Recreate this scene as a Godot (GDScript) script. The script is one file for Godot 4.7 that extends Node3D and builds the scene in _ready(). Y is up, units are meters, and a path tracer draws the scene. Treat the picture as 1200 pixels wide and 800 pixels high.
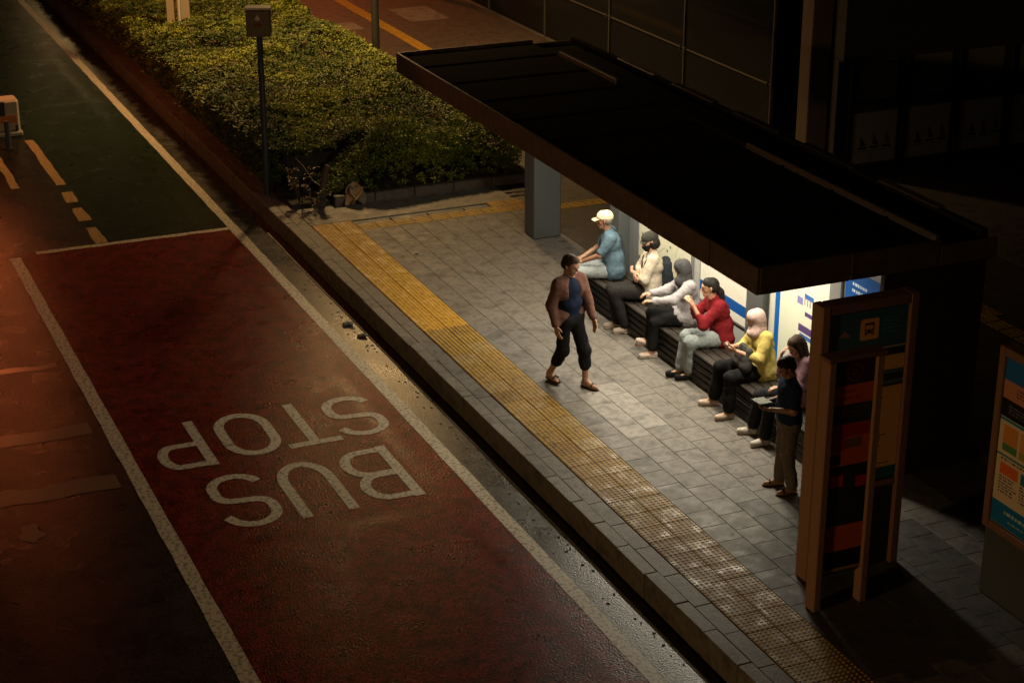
extends Node3D
# Night bus stop seen from a footbridge: wet red bus lane, kerb, tactile strip, lit shelter with waiting people.

const K := 0.22            # height of the pavement above the road
var rng := RandomNumberGenerator.new()
var used := {}
var M := {}
var box_cache := {}
var SODIUM := Color(1.0, 0.80, 0.52)
var AMBER := Color(1.0, 0.48, 0.25)
var TUBE := Color(1.0, 0.945, 0.84)


class Acc:
	var v := PackedVector3Array()
	var n := PackedVector3Array()
	var i := PackedInt32Array()
	var c := PackedColorArray()
	func mesh() -> ArrayMesh:
		var a := []
		a.resize(Mesh.ARRAY_MAX)
		a[Mesh.ARRAY_VERTEX] = v
		a[Mesh.ARRAY_NORMAL] = n
		a[Mesh.ARRAY_INDEX] = i
		if c.size() == v.size() and c.size() > 0:
			a[Mesh.ARRAY_COLOR] = c
		var m := ArrayMesh.new()
		m.add_surface_from_arrays(Mesh.PRIMITIVE_TRIANGLES, a)
		return m


func _ready() -> void:
	rng.seed = 7
	setup_view()
	make_materials()
	build_ground()
	build_markings()
	build_kerb()
	build_pavement()
	build_tactile()
	build_shelter()
	build_building()
	build_planting()
	build_street_things()
	build_totems()
	build_people()
	build_litter()
	build_lamps()


func setup_view() -> void:
	var cam := Camera3D.new()
	cam.name = "camera"
	add_child(cam)
	cam.position = Vector3(-9.0, 9.4, 20.0)
	cam.rotation_degrees = Vector3(-21.797, -23.53, 0.0)
	cam.fov = 21.15
	cam.near = 0.1
	cam.far = 400.0
	cam.current = true
	var sky_mat := ProceduralSkyMaterial.new()
	sky_mat.sky_top_color = Color(0.16, 0.15, 0.17)
	sky_mat.sky_horizon_color = Color(0.30, 0.23, 0.18)
	sky_mat.ground_bottom_color = Color(0.05, 0.045, 0.04)
	sky_mat.ground_horizon_color = Color(0.30, 0.23, 0.18)
	sky_mat.sun_angle_max = 0.5
	var sky := Sky.new()
	sky.sky_material = sky_mat
	var env := Environment.new()
	env.background_mode = Environment.BG_SKY
	env.sky = sky
	env.background_energy_multiplier = 0.05
	env.tonemap_mode = Environment.TONE_MAPPER_LINEAR
	env.tonemap_exposure = 1.0
	env.sdfgi_enabled = true
	env.ssao_enabled = true
	env.ssil_enabled = true
	var we := WorldEnvironment.new()
	we.name = "world_environment"
	we.environment = env
	add_child(we)


# ------------------------------------------------------------------ helpers
func numbered(n: String) -> String:
	if not used.has(n):
		used[n] = 0
		return n
	used[n] += 1
	return "%s_%03d" % [n, used[n]]


func tag(o: Node, label: String, category: String, group := "") -> void:
	o.set_meta("label", label)
	o.set_meta("category", category)
	if group != "":
		o.set_meta("group", group)


func thing(called: String, label: String, category: String, at := Vector3.ZERO, turn := 0.0, group := "") -> Node3D:
	var o := Node3D.new()
	o.name = numbered(called)
	add_child(o)
	o.position = at
	o.rotation.y = turn
	tag(o, label, category, group)
	return o


func part(called: String, mesh: Mesh, m: Material, parent: Node, at := Vector3.ZERO, rot := Vector3.ZERO) -> MeshInstance3D:
	var o := MeshInstance3D.new()
	o.name = called
	o.mesh = mesh
	o.material_override = m
	o.position = at
	o.rotation = rot
	parent.add_child(o, true)
	return o


func structure(called: String, mesh: Mesh, m: Material, at := Vector3.ZERO) -> MeshInstance3D:
	var o := part(numbered(called), mesh, m, self, at)
	o.set_meta("kind", "structure")
	return o


func frame_node(called: String) -> Node3D:
	var o := Node3D.new()
	o.name = numbered(called)
	add_child(o)
	o.set_meta("kind", "structure")
	return o


# one flat polygon, turned so that its front looks along n
func face(a: Acc, pts: Array, n: Vector3, col := Color(0, 0, 0, 0)) -> void:
	var s := a.v.size()
	for p in pts:
		a.v.append(p)
		a.n.append(n)
		if col.a > 0.0:
			a.c.append(col)
	var g: Vector3 = (pts[1] - pts[0]).cross(pts[2] - pts[0])
	for k in range(1, pts.size() - 1):
		if g.dot(n) > 0.0:
			a.i.append_array(PackedInt32Array([s, s + k + 1, s + k]))
		else:
			a.i.append_array(PackedInt32Array([s, s + k, s + k + 1]))


# chamfered box centred on c
func add_box(a: Acc, c: Vector3, size: Vector3, b := 0.0, basis := Basis.IDENTITY, col := Color(0, 0, 0, 0)) -> void:
	var h := size * 0.5
	b = minf(b, minf(h.x, minf(h.y, h.z)) * 0.45)
	var ax := [Vector3.RIGHT, Vector3.UP, Vector3.BACK]
	for k in 3:
		var k1 := (k + 1) % 3
		var k2 := (k + 2) % 3
		for s in [-1.0, 1.0]:
			var pts := []
			for q in [[-1, -1], [1, -1], [1, 1], [-1, 1]]:
				var p: Vector3 = ax[k] * (s * h[k]) + ax[k1] * (q[0] * (h[k1] - b)) + ax[k2] * (q[1] * (h[k2] - b))
				pts.append(c + basis * p)
			face(a, pts, basis * (ax[k] * s), col)
			if b > 0.0:
				for s1 in [-1.0, 1.0]:
					var e := []
					for t in [-1.0, 1.0]:
						e.append(c + basis * (ax[k] * (s * h[k]) + ax[k1] * (s1 * (h[k1] - b)) + ax[k2] * (t * (h[k2] - b))))
					for t in [1.0, -1.0]:
						e.append(c + basis * (ax[k] * (s * (h[k] - b)) + ax[k1] * (s1 * h[k1]) + ax[k2] * (t * (h[k2] - b))))
					face(a, e, basis * ((ax[k] * s + ax[k1] * s1).normalized()), col)
	if b > 0.0:
		for sx in [-1.0, 1.0]:
			for sy in [-1.0, 1.0]:
				for sz in [-1.0, 1.0]:
					var p0 := Vector3(sx * h.x, sy * (h.y - b), sz * (h.z - b))
					var p1 := Vector3(sx * (h.x - b), sy * h.y, sz * (h.z - b))
					var p2 := Vector3(sx * (h.x - b), sy * (h.y - b), sz * h.z)
					face(a, [c + basis * p0, c + basis * p1, c + basis * p2], basis * Vector3(sx, sy, sz).normalized(), col)


func box(size: Vector3, b := 0.004) -> ArrayMesh:
	var key := "%s %s" % [size, b]
	if not box_cache.has(key):
		var a := Acc.new()
		add_box(a, Vector3.ZERO, size, b)
		box_cache[key] = a.mesh()
	return box_cache[key]


# tube through points with a radius at each
func add_tube(a: Acc, pts: Array, radii: Array, sides := 10, caps := true) -> void:
	var s := a.v.size()
	var ref := Vector3.UP
	var n := pts.size()
	for k in n:
		var t: Vector3 = (pts[mini(k + 1, n - 1)] - pts[maxi(k - 1, 0)]).normalized()
		if absf(t.dot(ref)) > 0.95:
			ref = Vector3.RIGHT if absf(t.x) < 0.9 else Vector3.BACK
		var u := (ref - t * ref.dot(t)).normalized()
		var w := t.cross(u)
		ref = u
		for j in sides:
			var an := TAU * j / sides
			var d := u * cos(an) + w * sin(an)
			a.v.append(pts[k] + d * float(radii[k]))
			a.n.append(d)
	for k in n - 1:
		for j in sides:
			var q := s + k * sides + j
			var r := s + k * sides + (j + 1) % sides
			a.i.append_array(PackedInt32Array([q, q + sides, r, r, q + sides, r + sides]))
	if caps:
		for e in [0, n - 1]:
			var ring := []
			for j in sides:
				ring.append(a.v[s + e * sides + j])
			var d2: Vector3 = (pts[0] - pts[1]) if e == 0 else (pts[n - 1] - pts[n - 2])
			face(a, ring, d2.normalized())


func tube(pts: Array, radii: Array, sides := 10) -> ArrayMesh:
	var a := Acc.new()
	add_tube(a, pts, radii, sides)
	return a.mesh()


func noise(type: int, freq: float, octaves: int, sd: int) -> FastNoiseLite:
	var f := FastNoiseLite.new()
	f.noise_type = type
	f.frequency = freq
	f.fractal_octaves = octaves
	f.seed = sd
	return f


func ramp(stops: Array) -> Gradient:
	var g := Gradient.new()
	var off := PackedFloat32Array()
	var col := PackedColorArray()
	for s in stops:
		off.append(s[0])
		col.append(s[1])
	g.offsets = off
	g.colors = col
	return g


func ntex(f: FastNoiseLite, size: int, g: Gradient = null, normal := false, bump := 4.0) -> NoiseTexture2D:
	var t := NoiseTexture2D.new()
	t.noise = f
	t.width = size
	t.height = size
	t.seamless = true
	if g:
		t.color_ramp = g
	if normal:
		t.as_normal_map = true
		t.bump_strength = bump
	return t


func grey(v: float) -> Color:
	return Color(v, v, v)


func lin(r: float, g: float, b: float) -> Color:
	return Color(r, g, b).linear_to_srgb()


func mat(c: Color, rough := 0.7, metal := 0.0) -> StandardMaterial3D:
	var m := StandardMaterial3D.new()
	m.albedo_color = c
	m.roughness = rough
	m.metallic = metal
	return m


func tri(m: StandardMaterial3D, scale: float, world := true) -> StandardMaterial3D:
	m.uv1_triplanar = true
	m.uv1_world_triplanar = world
	m.uv1_scale = Vector3.ONE * scale
	return m


# ------------------------------------------------------------------ signed-distance figures
# bone: [from, to, r_from, r_to] joined smoothly; a 5th entry "cut" carves it away, "below"/"plane" keeps the side of a plane (from = point, to = normal pointing to what goes)
func sdf(a: Acc, bones: Array, cell: float, k: float, amp := 0.0, freq := 6.0, fold: FastNoiseLite = null) -> void:
	var lo := Vector3.INF
	var hi := -Vector3.INF
	for b in bones:
		if b.size() > 4:
			continue
		var r := maxf(b[2], b[3]) + cell * 2.5 + amp
		lo = lo.min(b[0] - Vector3.ONE * r).min(b[1] - Vector3.ONE * r)
		hi = hi.max(b[0] + Vector3.ONE * r).max(b[1] + Vector3.ONE * r)
	var nx := int((hi.x - lo.x) / cell) + 2
	var ny := int((hi.y - lo.y) / cell) + 2
	var nz := int((hi.z - lo.z) / cell) + 2
	var nxy := nx * ny
	var D := PackedFloat32Array()
	D.resize(nxy * nz)
	D.fill(1.0)
	for b in bones:
		var pa: Vector3 = b[0]
		var pb: Vector3 = b[1]
		var op := 0
		if b.size() > 4:
			op = 1 if b[4] == "cut" else 2
		var ra: float = b[2]
		var rb: float = b[3]
		var reach := maxf(ra, rb) + k + cell * 2.0
		var bl := Vector3.ZERO
		var bh := Vector3(nx - 1, ny - 1, nz - 1)
		if op < 2:
			bl = ((pa.min(pb) - Vector3.ONE * reach - lo) / cell).floor().max(Vector3.ZERO)
			bh = ((pa.max(pb) + Vector3.ONE * reach - lo) / cell).ceil().min(bh)
		var ab := (pb - pa) if op < 2 else pb
		var abx := ab.x
		var aby := ab.y
		var abz := ab.z
		var l2 := 1.0 / maxf(ab.length_squared(), 1e-9)
		var dr := rb - ra
		for iz in range(int(bl.z), int(bh.z) + 1):
			var pz := lo.z + iz * cell - pa.z
			for iy in range(int(bl.y), int(bh.y) + 1):
				var py := lo.y + iy * cell - pa.y
				var row := iz * nxy + iy * nx
				for ix in range(int(bl.x), int(bh.x) + 1):
					var px := lo.x + ix * cell - pa.x
					var e := D[row + ix]
					if op == 2:
						D[row + ix] = maxf(e, px * abx + py * aby + pz * abz)
						continue
					var t := clampf((px * abx + py * aby + pz * abz) * l2, 0.0, 1.0)
					var dx := px - abx * t
					var dy := py - aby * t
					var dz := pz - abz * t
					var d := sqrt(dx * dx + dy * dy + dz * dz) - ra - dr * t
					if op == 1:
						D[row + ix] = maxf(e, -d)
						continue
					var m := minf(e, d)
					var h := k - absf(e - d)
					if h > 0.0:
						m -= h * h / (4.0 * k)
					D[row + ix] = m
	var id := PackedInt32Array()
	id.resize(nxy * nz)
	id.fill(-1)
	var off := [0, 1, nx, nx + 1, nxy, nxy + 1, nxy + nx, nxy + nx + 1]
	var edges := [[0, 1], [2, 3], [4, 5], [6, 7], [0, 2], [1, 3], [4, 6], [5, 7], [0, 4], [1, 5], [2, 6], [3, 7]]
	var cp := [Vector3(0, 0, 0), Vector3(1, 0, 0), Vector3(0, 1, 0), Vector3(1, 1, 0), Vector3(0, 0, 1), Vector3(1, 0, 1), Vector3(0, 1, 1), Vector3(1, 1, 1)]
	var lim := cell * 2.0
	var cells := []
	var o3 := nxy
	for iz in nz - 1:
		for iy in ny - 1:
			var row := iz * nxy + iy * nx
			for ix in nx - 1:
				var i := row + ix
				var d0 := D[i]
				if d0 > lim or d0 < -lim:
					continue
				var d1 := D[i + 1]
				var d2 := D[i + nx]
				var d3 := D[i + nx + 1]
				var d4 := D[i + o3]
				var d5 := D[i + o3 + 1]
				var d6 := D[i + o3 + nx]
				var d7 := D[i + o3 + nx + 1]
				var neg := int(d0 < 0) + int(d1 < 0) + int(d2 < 0) + int(d3 < 0) + int(d4 < 0) + int(d5 < 0) + int(d6 < 0) + int(d7 < 0)
				if neg == 0 or neg == 8:
					continue
				var ds := [d0, d1, d2, d3, d4, d5, d6, d7]
				var sum := Vector3.ZERO
				var cnt := 0
				for ed in edges:
					var e0: float = ds[ed[0]]
					var e1: float = ds[ed[1]]
					if (e0 < 0) != (e1 < 0):
						var p0: Vector3 = cp[ed[0]]
						sum += p0.lerp(cp[ed[1]], e0 / (e0 - e1))
						cnt += 1
				var g := Vector3(d1 - d0 + d3 - d2 + d5 - d4 + d7 - d6, d2 - d0 + d3 - d1 + d6 - d4 + d7 - d5, d4 - d0 + d5 - d1 + d6 - d2 + d7 - d3).normalized()
				var p := lo + (Vector3(ix, iy, iz) + sum / cnt) * cell
				if amp > 0.0:
					p += g * (amp * fold.get_noise_3dv(p * freq))
				id[i] = a.v.size()
				a.v.append(p)
				a.n.append(g)
				cells.append(i)
	var start := a.i.size()
	for i: int in cells:
		var s0 := D[i] < 0
		if s0 != (D[i + 1] < 0):
			quad(a, id[i], id[i - nx], id[i - nx - nxy], id[i - nxy], s0)
		if s0 != (D[i + nx] < 0):
			quad(a, id[i], id[i - nxy], id[i - nxy - 1], id[i - 1], s0)
		if s0 != (D[i + nxy] < 0):
			quad(a, id[i], id[i - 1], id[i - 1 - nx], id[i - nx], s0)
	if amp > 0.0:      # normals of the folded cloth
		var first := id_min(a, start)
		for q in range(first, a.n.size()):
			a.n[q] = a.n[q] * 0.0005
		for t in range(start, a.i.size(), 3):
			var i0 := a.i[t]
			var i1 := a.i[t + 1]
			var i2 := a.i[t + 2]
			var fn := (a.v[i2] - a.v[i0]).cross(a.v[i1] - a.v[i0])
			a.n[i0] += fn
			a.n[i1] += fn
			a.n[i2] += fn
		for q in range(first, a.n.size()):
			a.n[q] = a.n[q].normalized()


func id_min(a: Acc, start: int) -> int:
	var m := a.v.size()
	for t in range(start, a.i.size()):
		m = mini(m, a.i[t])
	return m


func quad(a: Acc, p: int, q: int, r: int, s: int, flip: bool) -> void:
	if p < 0 or q < 0 or r < 0 or s < 0:
		return
	if flip:
		a.i.append_array(PackedInt32Array([p, r, q, p, s, r]))
	else:
		a.i.append_array(PackedInt32Array([p, q, r, p, r, s]))


# ------------------------------------------------------------------ materials
func make_materials() -> void:
	var S := FastNoiseLite.TYPE_SIMPLEX_SMOOTH
	var C := FastNoiseLite.TYPE_CELLULAR
	# asphalt grain, shared by every road surface (5 m a side)
	var grain := noise(C, 0.11, 1, 3)
	grain.cellular_return_type = FastNoiseLite.RETURN_DISTANCE
	var grain_n := ntex(grain, 2048, null, true, 6.0)
	var speck := noise(C, 0.10, 1, 5)
	speck.cellular_return_type = FastNoiseLite.RETURN_CELL_VALUE
	var speck_t := ntex(speck, 2048, ramp([[0.0, grey(0.55)], [0.6, grey(0.85)], [0.93, grey(1.0)], [1.0, Color(1.0, 0.95, 0.88)]]))
	var wet := noise(S, 0.006, 2, 11)
	var wet_t := ntex(wet, 1024, ramp([[0.0, grey(0.25)], [1.0, grey(0.33)]]))
	var stain := noise(S, 0.03, 5, 21)
	var stain_t := ntex(stain, 1024, ramp([[0.0, grey(0.55)], [0.4, grey(0.85)], [0.6, grey(1.0)], [1.0, grey(1.0)]]))
	for e in [["asphalt", lin(0.024, 0.020, 0.018)], ["red", lin(0.195, 0.009, 0.0065)], ["green", lin(0.011, 0.026, 0.012)], ["gutter", lin(0.085, 0.078, 0.070)]]:
		var m := mat(e[1], 1.0)
		tri(m, 0.2)
		m.albedo_texture = speck_t
		m.normal_enabled = true
		m.normal_texture = grain_n
		m.normal_scale = 0.18
		m.metallic_specular = 0.22
		m.roughness_texture = wet_t
		m.detail_enabled = true
		m.detail_albedo = stain_t
		m.detail_blend_mode = BaseMaterial3D.BLEND_MODE_MUL
		m.detail_uv_layer = BaseMaterial3D.DETAIL_UV_2
		m.uv2_triplanar = true
		m.uv2_world_triplanar = true
		m.uv2_scale = Vector3.ONE * 0.11
		M[e[0]] = m
	M.gutter.metallic_specular = 0.35
	M.gutter.normal_scale = 0.10
	M.asphalt.metallic_specular = 0.30
	# worn thermoplastic paint
	var chip := noise(S, 0.035, 4, 31)
	var chip_t := ntex(chip, 1024, ramp([[0.0, grey(0.55)], [0.34, grey(0.72)], [0.46, grey(0.93)], [1.0, grey(1.0)]]))
	var paint := mat(lin(0.55, 0.49, 0.38), 0.36)
	tri(paint, 0.4)
	paint.albedo_texture = chip_t
	paint.normal_enabled = true
	paint.normal_texture = grain_n
	paint.normal_scale = 0.22
	paint.metallic_specular = 0.3
	M.paint = paint
	var paint_y: StandardMaterial3D = paint.duplicate()
	paint_y.albedo_color = lin(0.40, 0.27, 0.12)
	M.paint_yellow = paint_y
	# tar seal across the outer lane, amber reflection put into its brown tone
	M.tar = mat(lin(0.13, 0.075, 0.045), 0.3)
	# concrete and pavers
	var conc := noise(S, 0.02, 5, 41)
	var conc_t := ntex(conc, 1024, ramp([[0.0, grey(0.78)], [0.35, grey(0.9)], [0.6, grey(0.98)], [1.0, grey(1.0)]]))
	var conc_n := ntex(noise(S, 0.06, 5, 42), 1024, null, true, 3.0)
	var damp := noise(S, 0.007, 4, 43)
	var damp_t := ntex(damp, 1024, ramp([[0.0, grey(0.50)], [0.30, grey(0.56)], [0.45, grey(0.62)], [1.0, grey(0.68)]]))
	var soft_t := ntex(noise(S, 0.012, 5, 22), 1024, ramp([[0.0, grey(0.70)], [0.28, grey(0.87)], [0.42, grey(0.98)], [1.0, grey(1.0)]]))
	M.tiles = []
	for e in [lin(0.152, 0.137, 0.117), lin(0.142, 0.128, 0.110), lin(0.160, 0.145, 0.125), lin(0.146, 0.130, 0.110), lin(0.225, 0.207, 0.182)]:
		var m := mat(e, 1.0)
		tri(m, 0.45)
		m.albedo_texture = conc_t
		m.normal_enabled = true
		m.normal_texture = conc_n
		m.normal_scale = 0.14
		m.roughness_texture = damp_t
		m.detail_enabled = true
		m.detail_albedo = soft_t
		m.detail_blend_mode = BaseMaterial3D.BLEND_MODE_MUL
		m.detail_uv_layer = BaseMaterial3D.DETAIL_UV_2
		m.uv2_triplanar = true
		m.uv2_world_triplanar = true
		m.uv2_scale = Vector3.ONE * 0.23
		M.tiles.append(m)
	M.concrete = M.tiles[1]
	var kerb: StandardMaterial3D = M.tiles[0].duplicate()
	kerb.albedo_color = lin(0.165, 0.145, 0.12)
	kerb.normal_scale = 0.5
	M.kerb = kerb
	var kerb2: StandardMaterial3D = kerb.duplicate()
	kerb2.albedo_color = lin(0.145, 0.128, 0.108)
	M.kerb_dark = kerb2
	for q in [kerb, kerb2]:
		q.roughness_texture = null
		q.roughness = 0.62
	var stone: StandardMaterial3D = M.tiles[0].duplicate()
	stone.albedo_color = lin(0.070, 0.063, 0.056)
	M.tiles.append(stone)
	var foot: StandardMaterial3D = M.tiles[0].duplicate()
	foot.albedo_color = lin(0.060, 0.046, 0.038)
	M.footway = foot
	var grout: StandardMaterial3D = M.tiles[0].duplicate()
	grout.albedo_color = lin(0.095, 0.085, 0.072)
	M.grout = grout
	# yellow tactile tiles: colours of dome and base come as vertex colours
	var tw := noise(S, 0.006, 4, 57)
	var tw_t := ntex(tw, 1024, ramp([[0.0, grey(0.36)], [0.26, grey(0.42)], [0.42, grey(0.58)], [1.0, grey(0.7)]]))
	var ta := ntex(noise(S, 0.02, 5, 52), 1024, ramp([[0.0, grey(0.55)], [0.4, grey(0.85)], [1.0, grey(1.0)]]))
	var t1 := mat(Color.WHITE, 1.0)
	tri(t1, 0.5)
	t1.vertex_color_use_as_albedo = true
	t1.albedo_texture = ta
	t1.roughness_texture = tw_t
	M.tactile = t1
	# shelter
	M.roof = mat(lin(0.016, 0.016, 0.016), 0.9)
	M.roof.metallic_specular = 0.12
	M.fascia = mat(lin(0.11, 0.070, 0.052), 0.55)
	var fm: StandardMaterial3D = M.fascia
	tri(fm, 0.6)
	fm.albedo_texture = ntex(noise(S, 0.012, 4, 61), 512, ramp([[0.0, grey(0.7)], [1.0, grey(1.0)]]))
	M.flashing = mat(lin(0.20, 0.17, 0.15), 0.35, 0.5)
	M.ceiling = mat(lin(0.55, 0.53, 0.50), 0.7)
	M.column = mat(lin(0.065, 0.072, 0.072), 0.5)
	M.steel = mat(lin(0.30, 0.31, 0.32), 0.38, 0.6)
	M.dark_steel = mat(lin(0.03, 0.03, 0.033), 0.45, 0.3)
	M.wall = mat(lin(0.30, 0.305, 0.30), 0.5)
	var wood := mat(lin(0.10, 0.075, 0.055), 0.5)
	tri(wood, 1.5, false)
	wood.albedo_texture = ntex(noise(S, 0.03, 4, 71), 512, ramp([[0.0, grey(0.55)], [1.0, grey(1.0)]]))
	wood.albedo_color = lin(0.045, 0.034, 0.026)
	M.wood = wood
	M.bench_dark = mat(lin(0.016, 0.014, 0.013), 0.6)
	M.glass = mat(Color(0.10, 0.105, 0.11, 0.90), 0.06)
	M.glass.metallic_specular = 0.2
	M.glass.transparency = BaseMaterial3D.TRANSPARENCY_ALPHA
	M.glow = mat(Color(0.9, 0.88, 0.82), 0.4)
	M.glow.emission_enabled = true
	M.glow.emission = TUBE
	M.glow.emission_energy_multiplier = 3.0
	M.glow_amber = mat(Color(0.9, 0.6, 0.3), 0.4)
	M.glow_amber.emission_enabled = true
	M.glow_amber.emission = AMBER
	M.glow_amber.emission_energy_multiplier = 4.0
	M.glow_lamp = mat(Color(0.9, 0.7, 0.4), 0.4)
	M.glow_lamp.emission_enabled = true
	M.glow_lamp.emission = SODIUM
	M.glow_lamp.emission_energy_multiplier = 4.0
	M.white = mat(lin(0.55, 0.52, 0.47), 0.5)
	M.pole = mat(lin(0.035, 0.04, 0.05), 0.45, 0.3)
	M.pole_grey = mat(lin(0.12, 0.12, 0.11), 0.45, 0.4)
	M.black = mat(lin(0.008, 0.008, 0.008), 0.6)
	M.soil = mat(lin(0.035, 0.025, 0.018), 0.9)
	M.facade = mat(lin(0.035, 0.033, 0.031), 0.8)
	M.rail = mat(lin(0.07, 0.065, 0.06), 0.45, 0.3)
	M.facade_column = mat(lin(0.12, 0.09, 0.07), 0.6)
	M.water = mat(lin(0.012, 0.011, 0.010), 0.06)


# ------------------------------------------------------------------ ground
func slab(x0: float, x1: float, y: float, z0: float, z1: float) -> ArrayMesh:
	var a := Acc.new()
	face(a, [Vector3(x0, y, z0), Vector3(x1, y, z0), Vector3(x1, y, z1), Vector3(x0, y, z1)], Vector3.UP)
	return a.mesh()


func block(x0: float, x1: float, y0: float, y1: float, z0: float, z1: float, b := 0.0) -> ArrayMesh:
	var a := Acc.new()
	add_box(a, Vector3(x0 + x1, y0 + y1, z0 + z1) * 0.5, Vector3(x1 - x0, y1 - y0, z1 - z0), b)
	return a.mesh()


func build_ground() -> void:
	structure("ground", slab(-120, 120, -0.5, -160, 60), M.soil)
	structure("road", block(-30, -1.89, -0.3, 0.0, -90, 40), M.asphalt)
	structure("road_edge", block(-1.89, -1.385, -0.3, -0.002, -90, 40), M.gutter)
	structure("bus_lane", slab(-5.40, -1.80, 0.004, -7.95, 40), M.red)
	structure("cycle_lane", slab(-3.95, -1.80, 0.004, -60, -7.95), M.green)
	structure("gutter_channel", block(-1.385, -1.16, -0.3, -0.10, -90, 40), M.grout)
	structure("gutter_water", slab(-1.384, -1.161, -0.085, -90, 40), M.water)
	var lip := frame_node("gutter_lip")
	var z := -7.5
	while z < 9.5:
		var l := rng.randf_range(0.75, 1.25)
		var o := part("lip_piece", box(Vector3(0.035, 0.05, l - 0.015), 0.006), M.kerb if rng.randf() < 0.5 else M.kerb_dark, lip, Vector3(-1.372 + rng.randf_range(-0.006, 0.006), -0.018, z + l * 0.5))
		o.rotation.y = rng.randf_range(-0.006, 0.006)
		z += l
	structure("pavement", block(-0.80, 60, -0.3, K - 0.022, -90, 40), M.grout)
	# tar seams across the outer lane
	for e in [[-1.15, 0.34], [0.42, 0.38], [-3.3, 0.16]]:
		var a := Acc.new()
		var n := 26
		for k in n:
			var xa := lerpf(-12.0, -5.56, k / float(n))
			var xb := lerpf(-12.0, -5.56, (k + 1) / float(n))
			var wa := 0.04 * sin(k * 1.7 + e[0]) + 0.02 * sin(k * 4.1)
			var wb := 0.04 * sin((k + 1) * 1.7 + e[0]) + 0.02 * sin((k + 1) * 4.1)
			face(a, [Vector3(xa, 0.004, e[0] + wa), Vector3(xb, 0.004, e[0] + wb), Vector3(xb, 0.004, e[0] + e[1] + wb * 0.6), Vector3(xa, 0.004, e[0] + e[1] + wa * 0.6)], Vector3.UP)
		structure("tar_seam", a.mesh(), M.tar)
	# repair patch of pale bitumen in the outer lane
	var pa := Acc.new()
	var ring := []
	for k in 24:
		var an := TAU * k / 24.0
		var r := 0.15 + 0.02 * sin(k * 1.3) + 0.015 * sin(k * 0.7 + 1.0)
		ring.append(Vector3(-6.72 + cos(an) * r * 0.8, 0.005, 1.55 + sin(an) * r * 1.5))
	face(pa, ring, Vector3.UP)
	structure("bitumen_patch", pa.mesh(), M.tar)


func wavy_line(x0: float, x1: float, z0: float, z1: float, y: float, wob: float, sd: int) -> ArrayMesh:
	var a := Acc.new()
	var f := noise(FastNoiseLite.TYPE_SIMPLEX, 0.9, 3, sd)
	var n := int((z1 - z0) / 0.12) + 1
	for k in n:
		var za := lerpf(z0, z1, k / float(n))
		var zb := lerpf(z0, z1, (k + 1) / float(n))
		face(a, [Vector3(x0 + wob * f.get_noise_2d(za, 0), y, za), Vector3(x1 + wob * f.get_noise_2d(za, 9), y, za), Vector3(x1 + wob * f.get_noise_2d(zb, 9), y, zb), Vector3(x0 + wob * f.get_noise_2d(zb, 0), y, zb)], Vector3.UP)
	return a.mesh()


func ribbon(a: Acc, pts: Array, w: float, y: float) -> void:
	# flat stroke through (x, z) points with mitred corners
	var clean := [pts[0]]
	for q in pts:
		if (q - clean[-1]).length() > 0.012:
			clean.append(q)
	pts = clean
	var n := pts.size()
	var l := []
	var r := []
	for k in n:
		var p: Vector2 = pts[k]
		var d0: Vector2 = (p - pts[maxi(k - 1, 0)])
		var d1: Vector2 = (pts[mini(k + 1, n - 1)] - p)
		if k == 0:
			d0 = d1
		if k == n - 1:
			d1 = d0
		var t := (d0.normalized() + d1.normalized()).normalized()
		var nn := Vector2(-t.y, t.x)
		var s := w * 0.5 / maxf(0.5, nn.dot(Vector2(-d0.y, d0.x).normalized()))
		l.append(Vector3(p.x + nn.x * s, y, p.y + nn.y * s))
		r.append(Vector3(p.x - nn.x * s, y, p.y - nn.y * s))
	for k in n - 1:
		face(a, [l[k], l[k + 1], r[k + 1], r[k]], Vector3.UP)


func arc(c: Vector2, rx: float, ry: float, a0: float, a1: float, n := 12) -> Array:
	var out := []
	for k in n + 1:
		var t := deg_to_rad(lerpf(a0, a1, k / float(n)))
		out.append(c + Vector2(cos(t) * rx, sin(t) * ry))
	return out


func letter(ch: String) -> Array:
	# strokes in a 1 x 1 cell, u to the reader's right, v up
	match ch:
		"B":
			return [[Vector2(0.1, 0.0), Vector2(0.1, 1.0)], [Vector2(0.1, 0.94)] + arc(Vector2(0.56, 0.73), 0.33, 0.21, 90, -90) + [Vector2(0.1, 0.52)], [Vector2(0.1, 0.50)] + arc(Vector2(0.58, 0.28), 0.36, 0.22, 90, -90) + [Vector2(0.1, 0.06)]]
		"U":
			return [[Vector2(0.1, 1.0), Vector2(0.1, 0.36)] + arc(Vector2(0.5, 0.36), 0.4, 0.30, 180, 360) + [Vector2(0.9, 0.36), Vector2(0.9, 1.0)]]
		"S":
			return [[Vector2(0.93, 0.76)] + arc(Vector2(0.5, 0.74), 0.40, 0.20, 15, 180) + arc(Vector2(0.36, 0.66), 0.26, 0.14, 190, 255, 5) + arc(Vector2(0.64, 0.36), 0.26, 0.14, 75, 10, 5) + arc(Vector2(0.5, 0.26), 0.40, 0.20, 0, -165)]
		"T":
			return [[Vector2(0.0, 0.95), Vector2(1.0, 0.95)], [Vector2(0.5, 0.905), Vector2(0.5, 0.0)]]
		"O":
			return [arc(Vector2(0.5, 0.66), 0.4, 0.28, 0, 180) + arc(Vector2(0.5, 0.34), 0.4, 0.28, 180, 360) + [Vector2(0.9, 0.66), Vector2(0.895, 0.70)]]
		"P":
			return [[Vector2(0.1, 0.0), Vector2(0.1, 1.0)], [Vector2(0.1, 0.94), Vector2(0.66, 0.94)] + arc(Vector2(0.66, 0.72), 0.25, 0.22, 80, -80) + [Vector2(0.66, 0.50), Vector2(0.1, 0.50)]]
	return []


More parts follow.
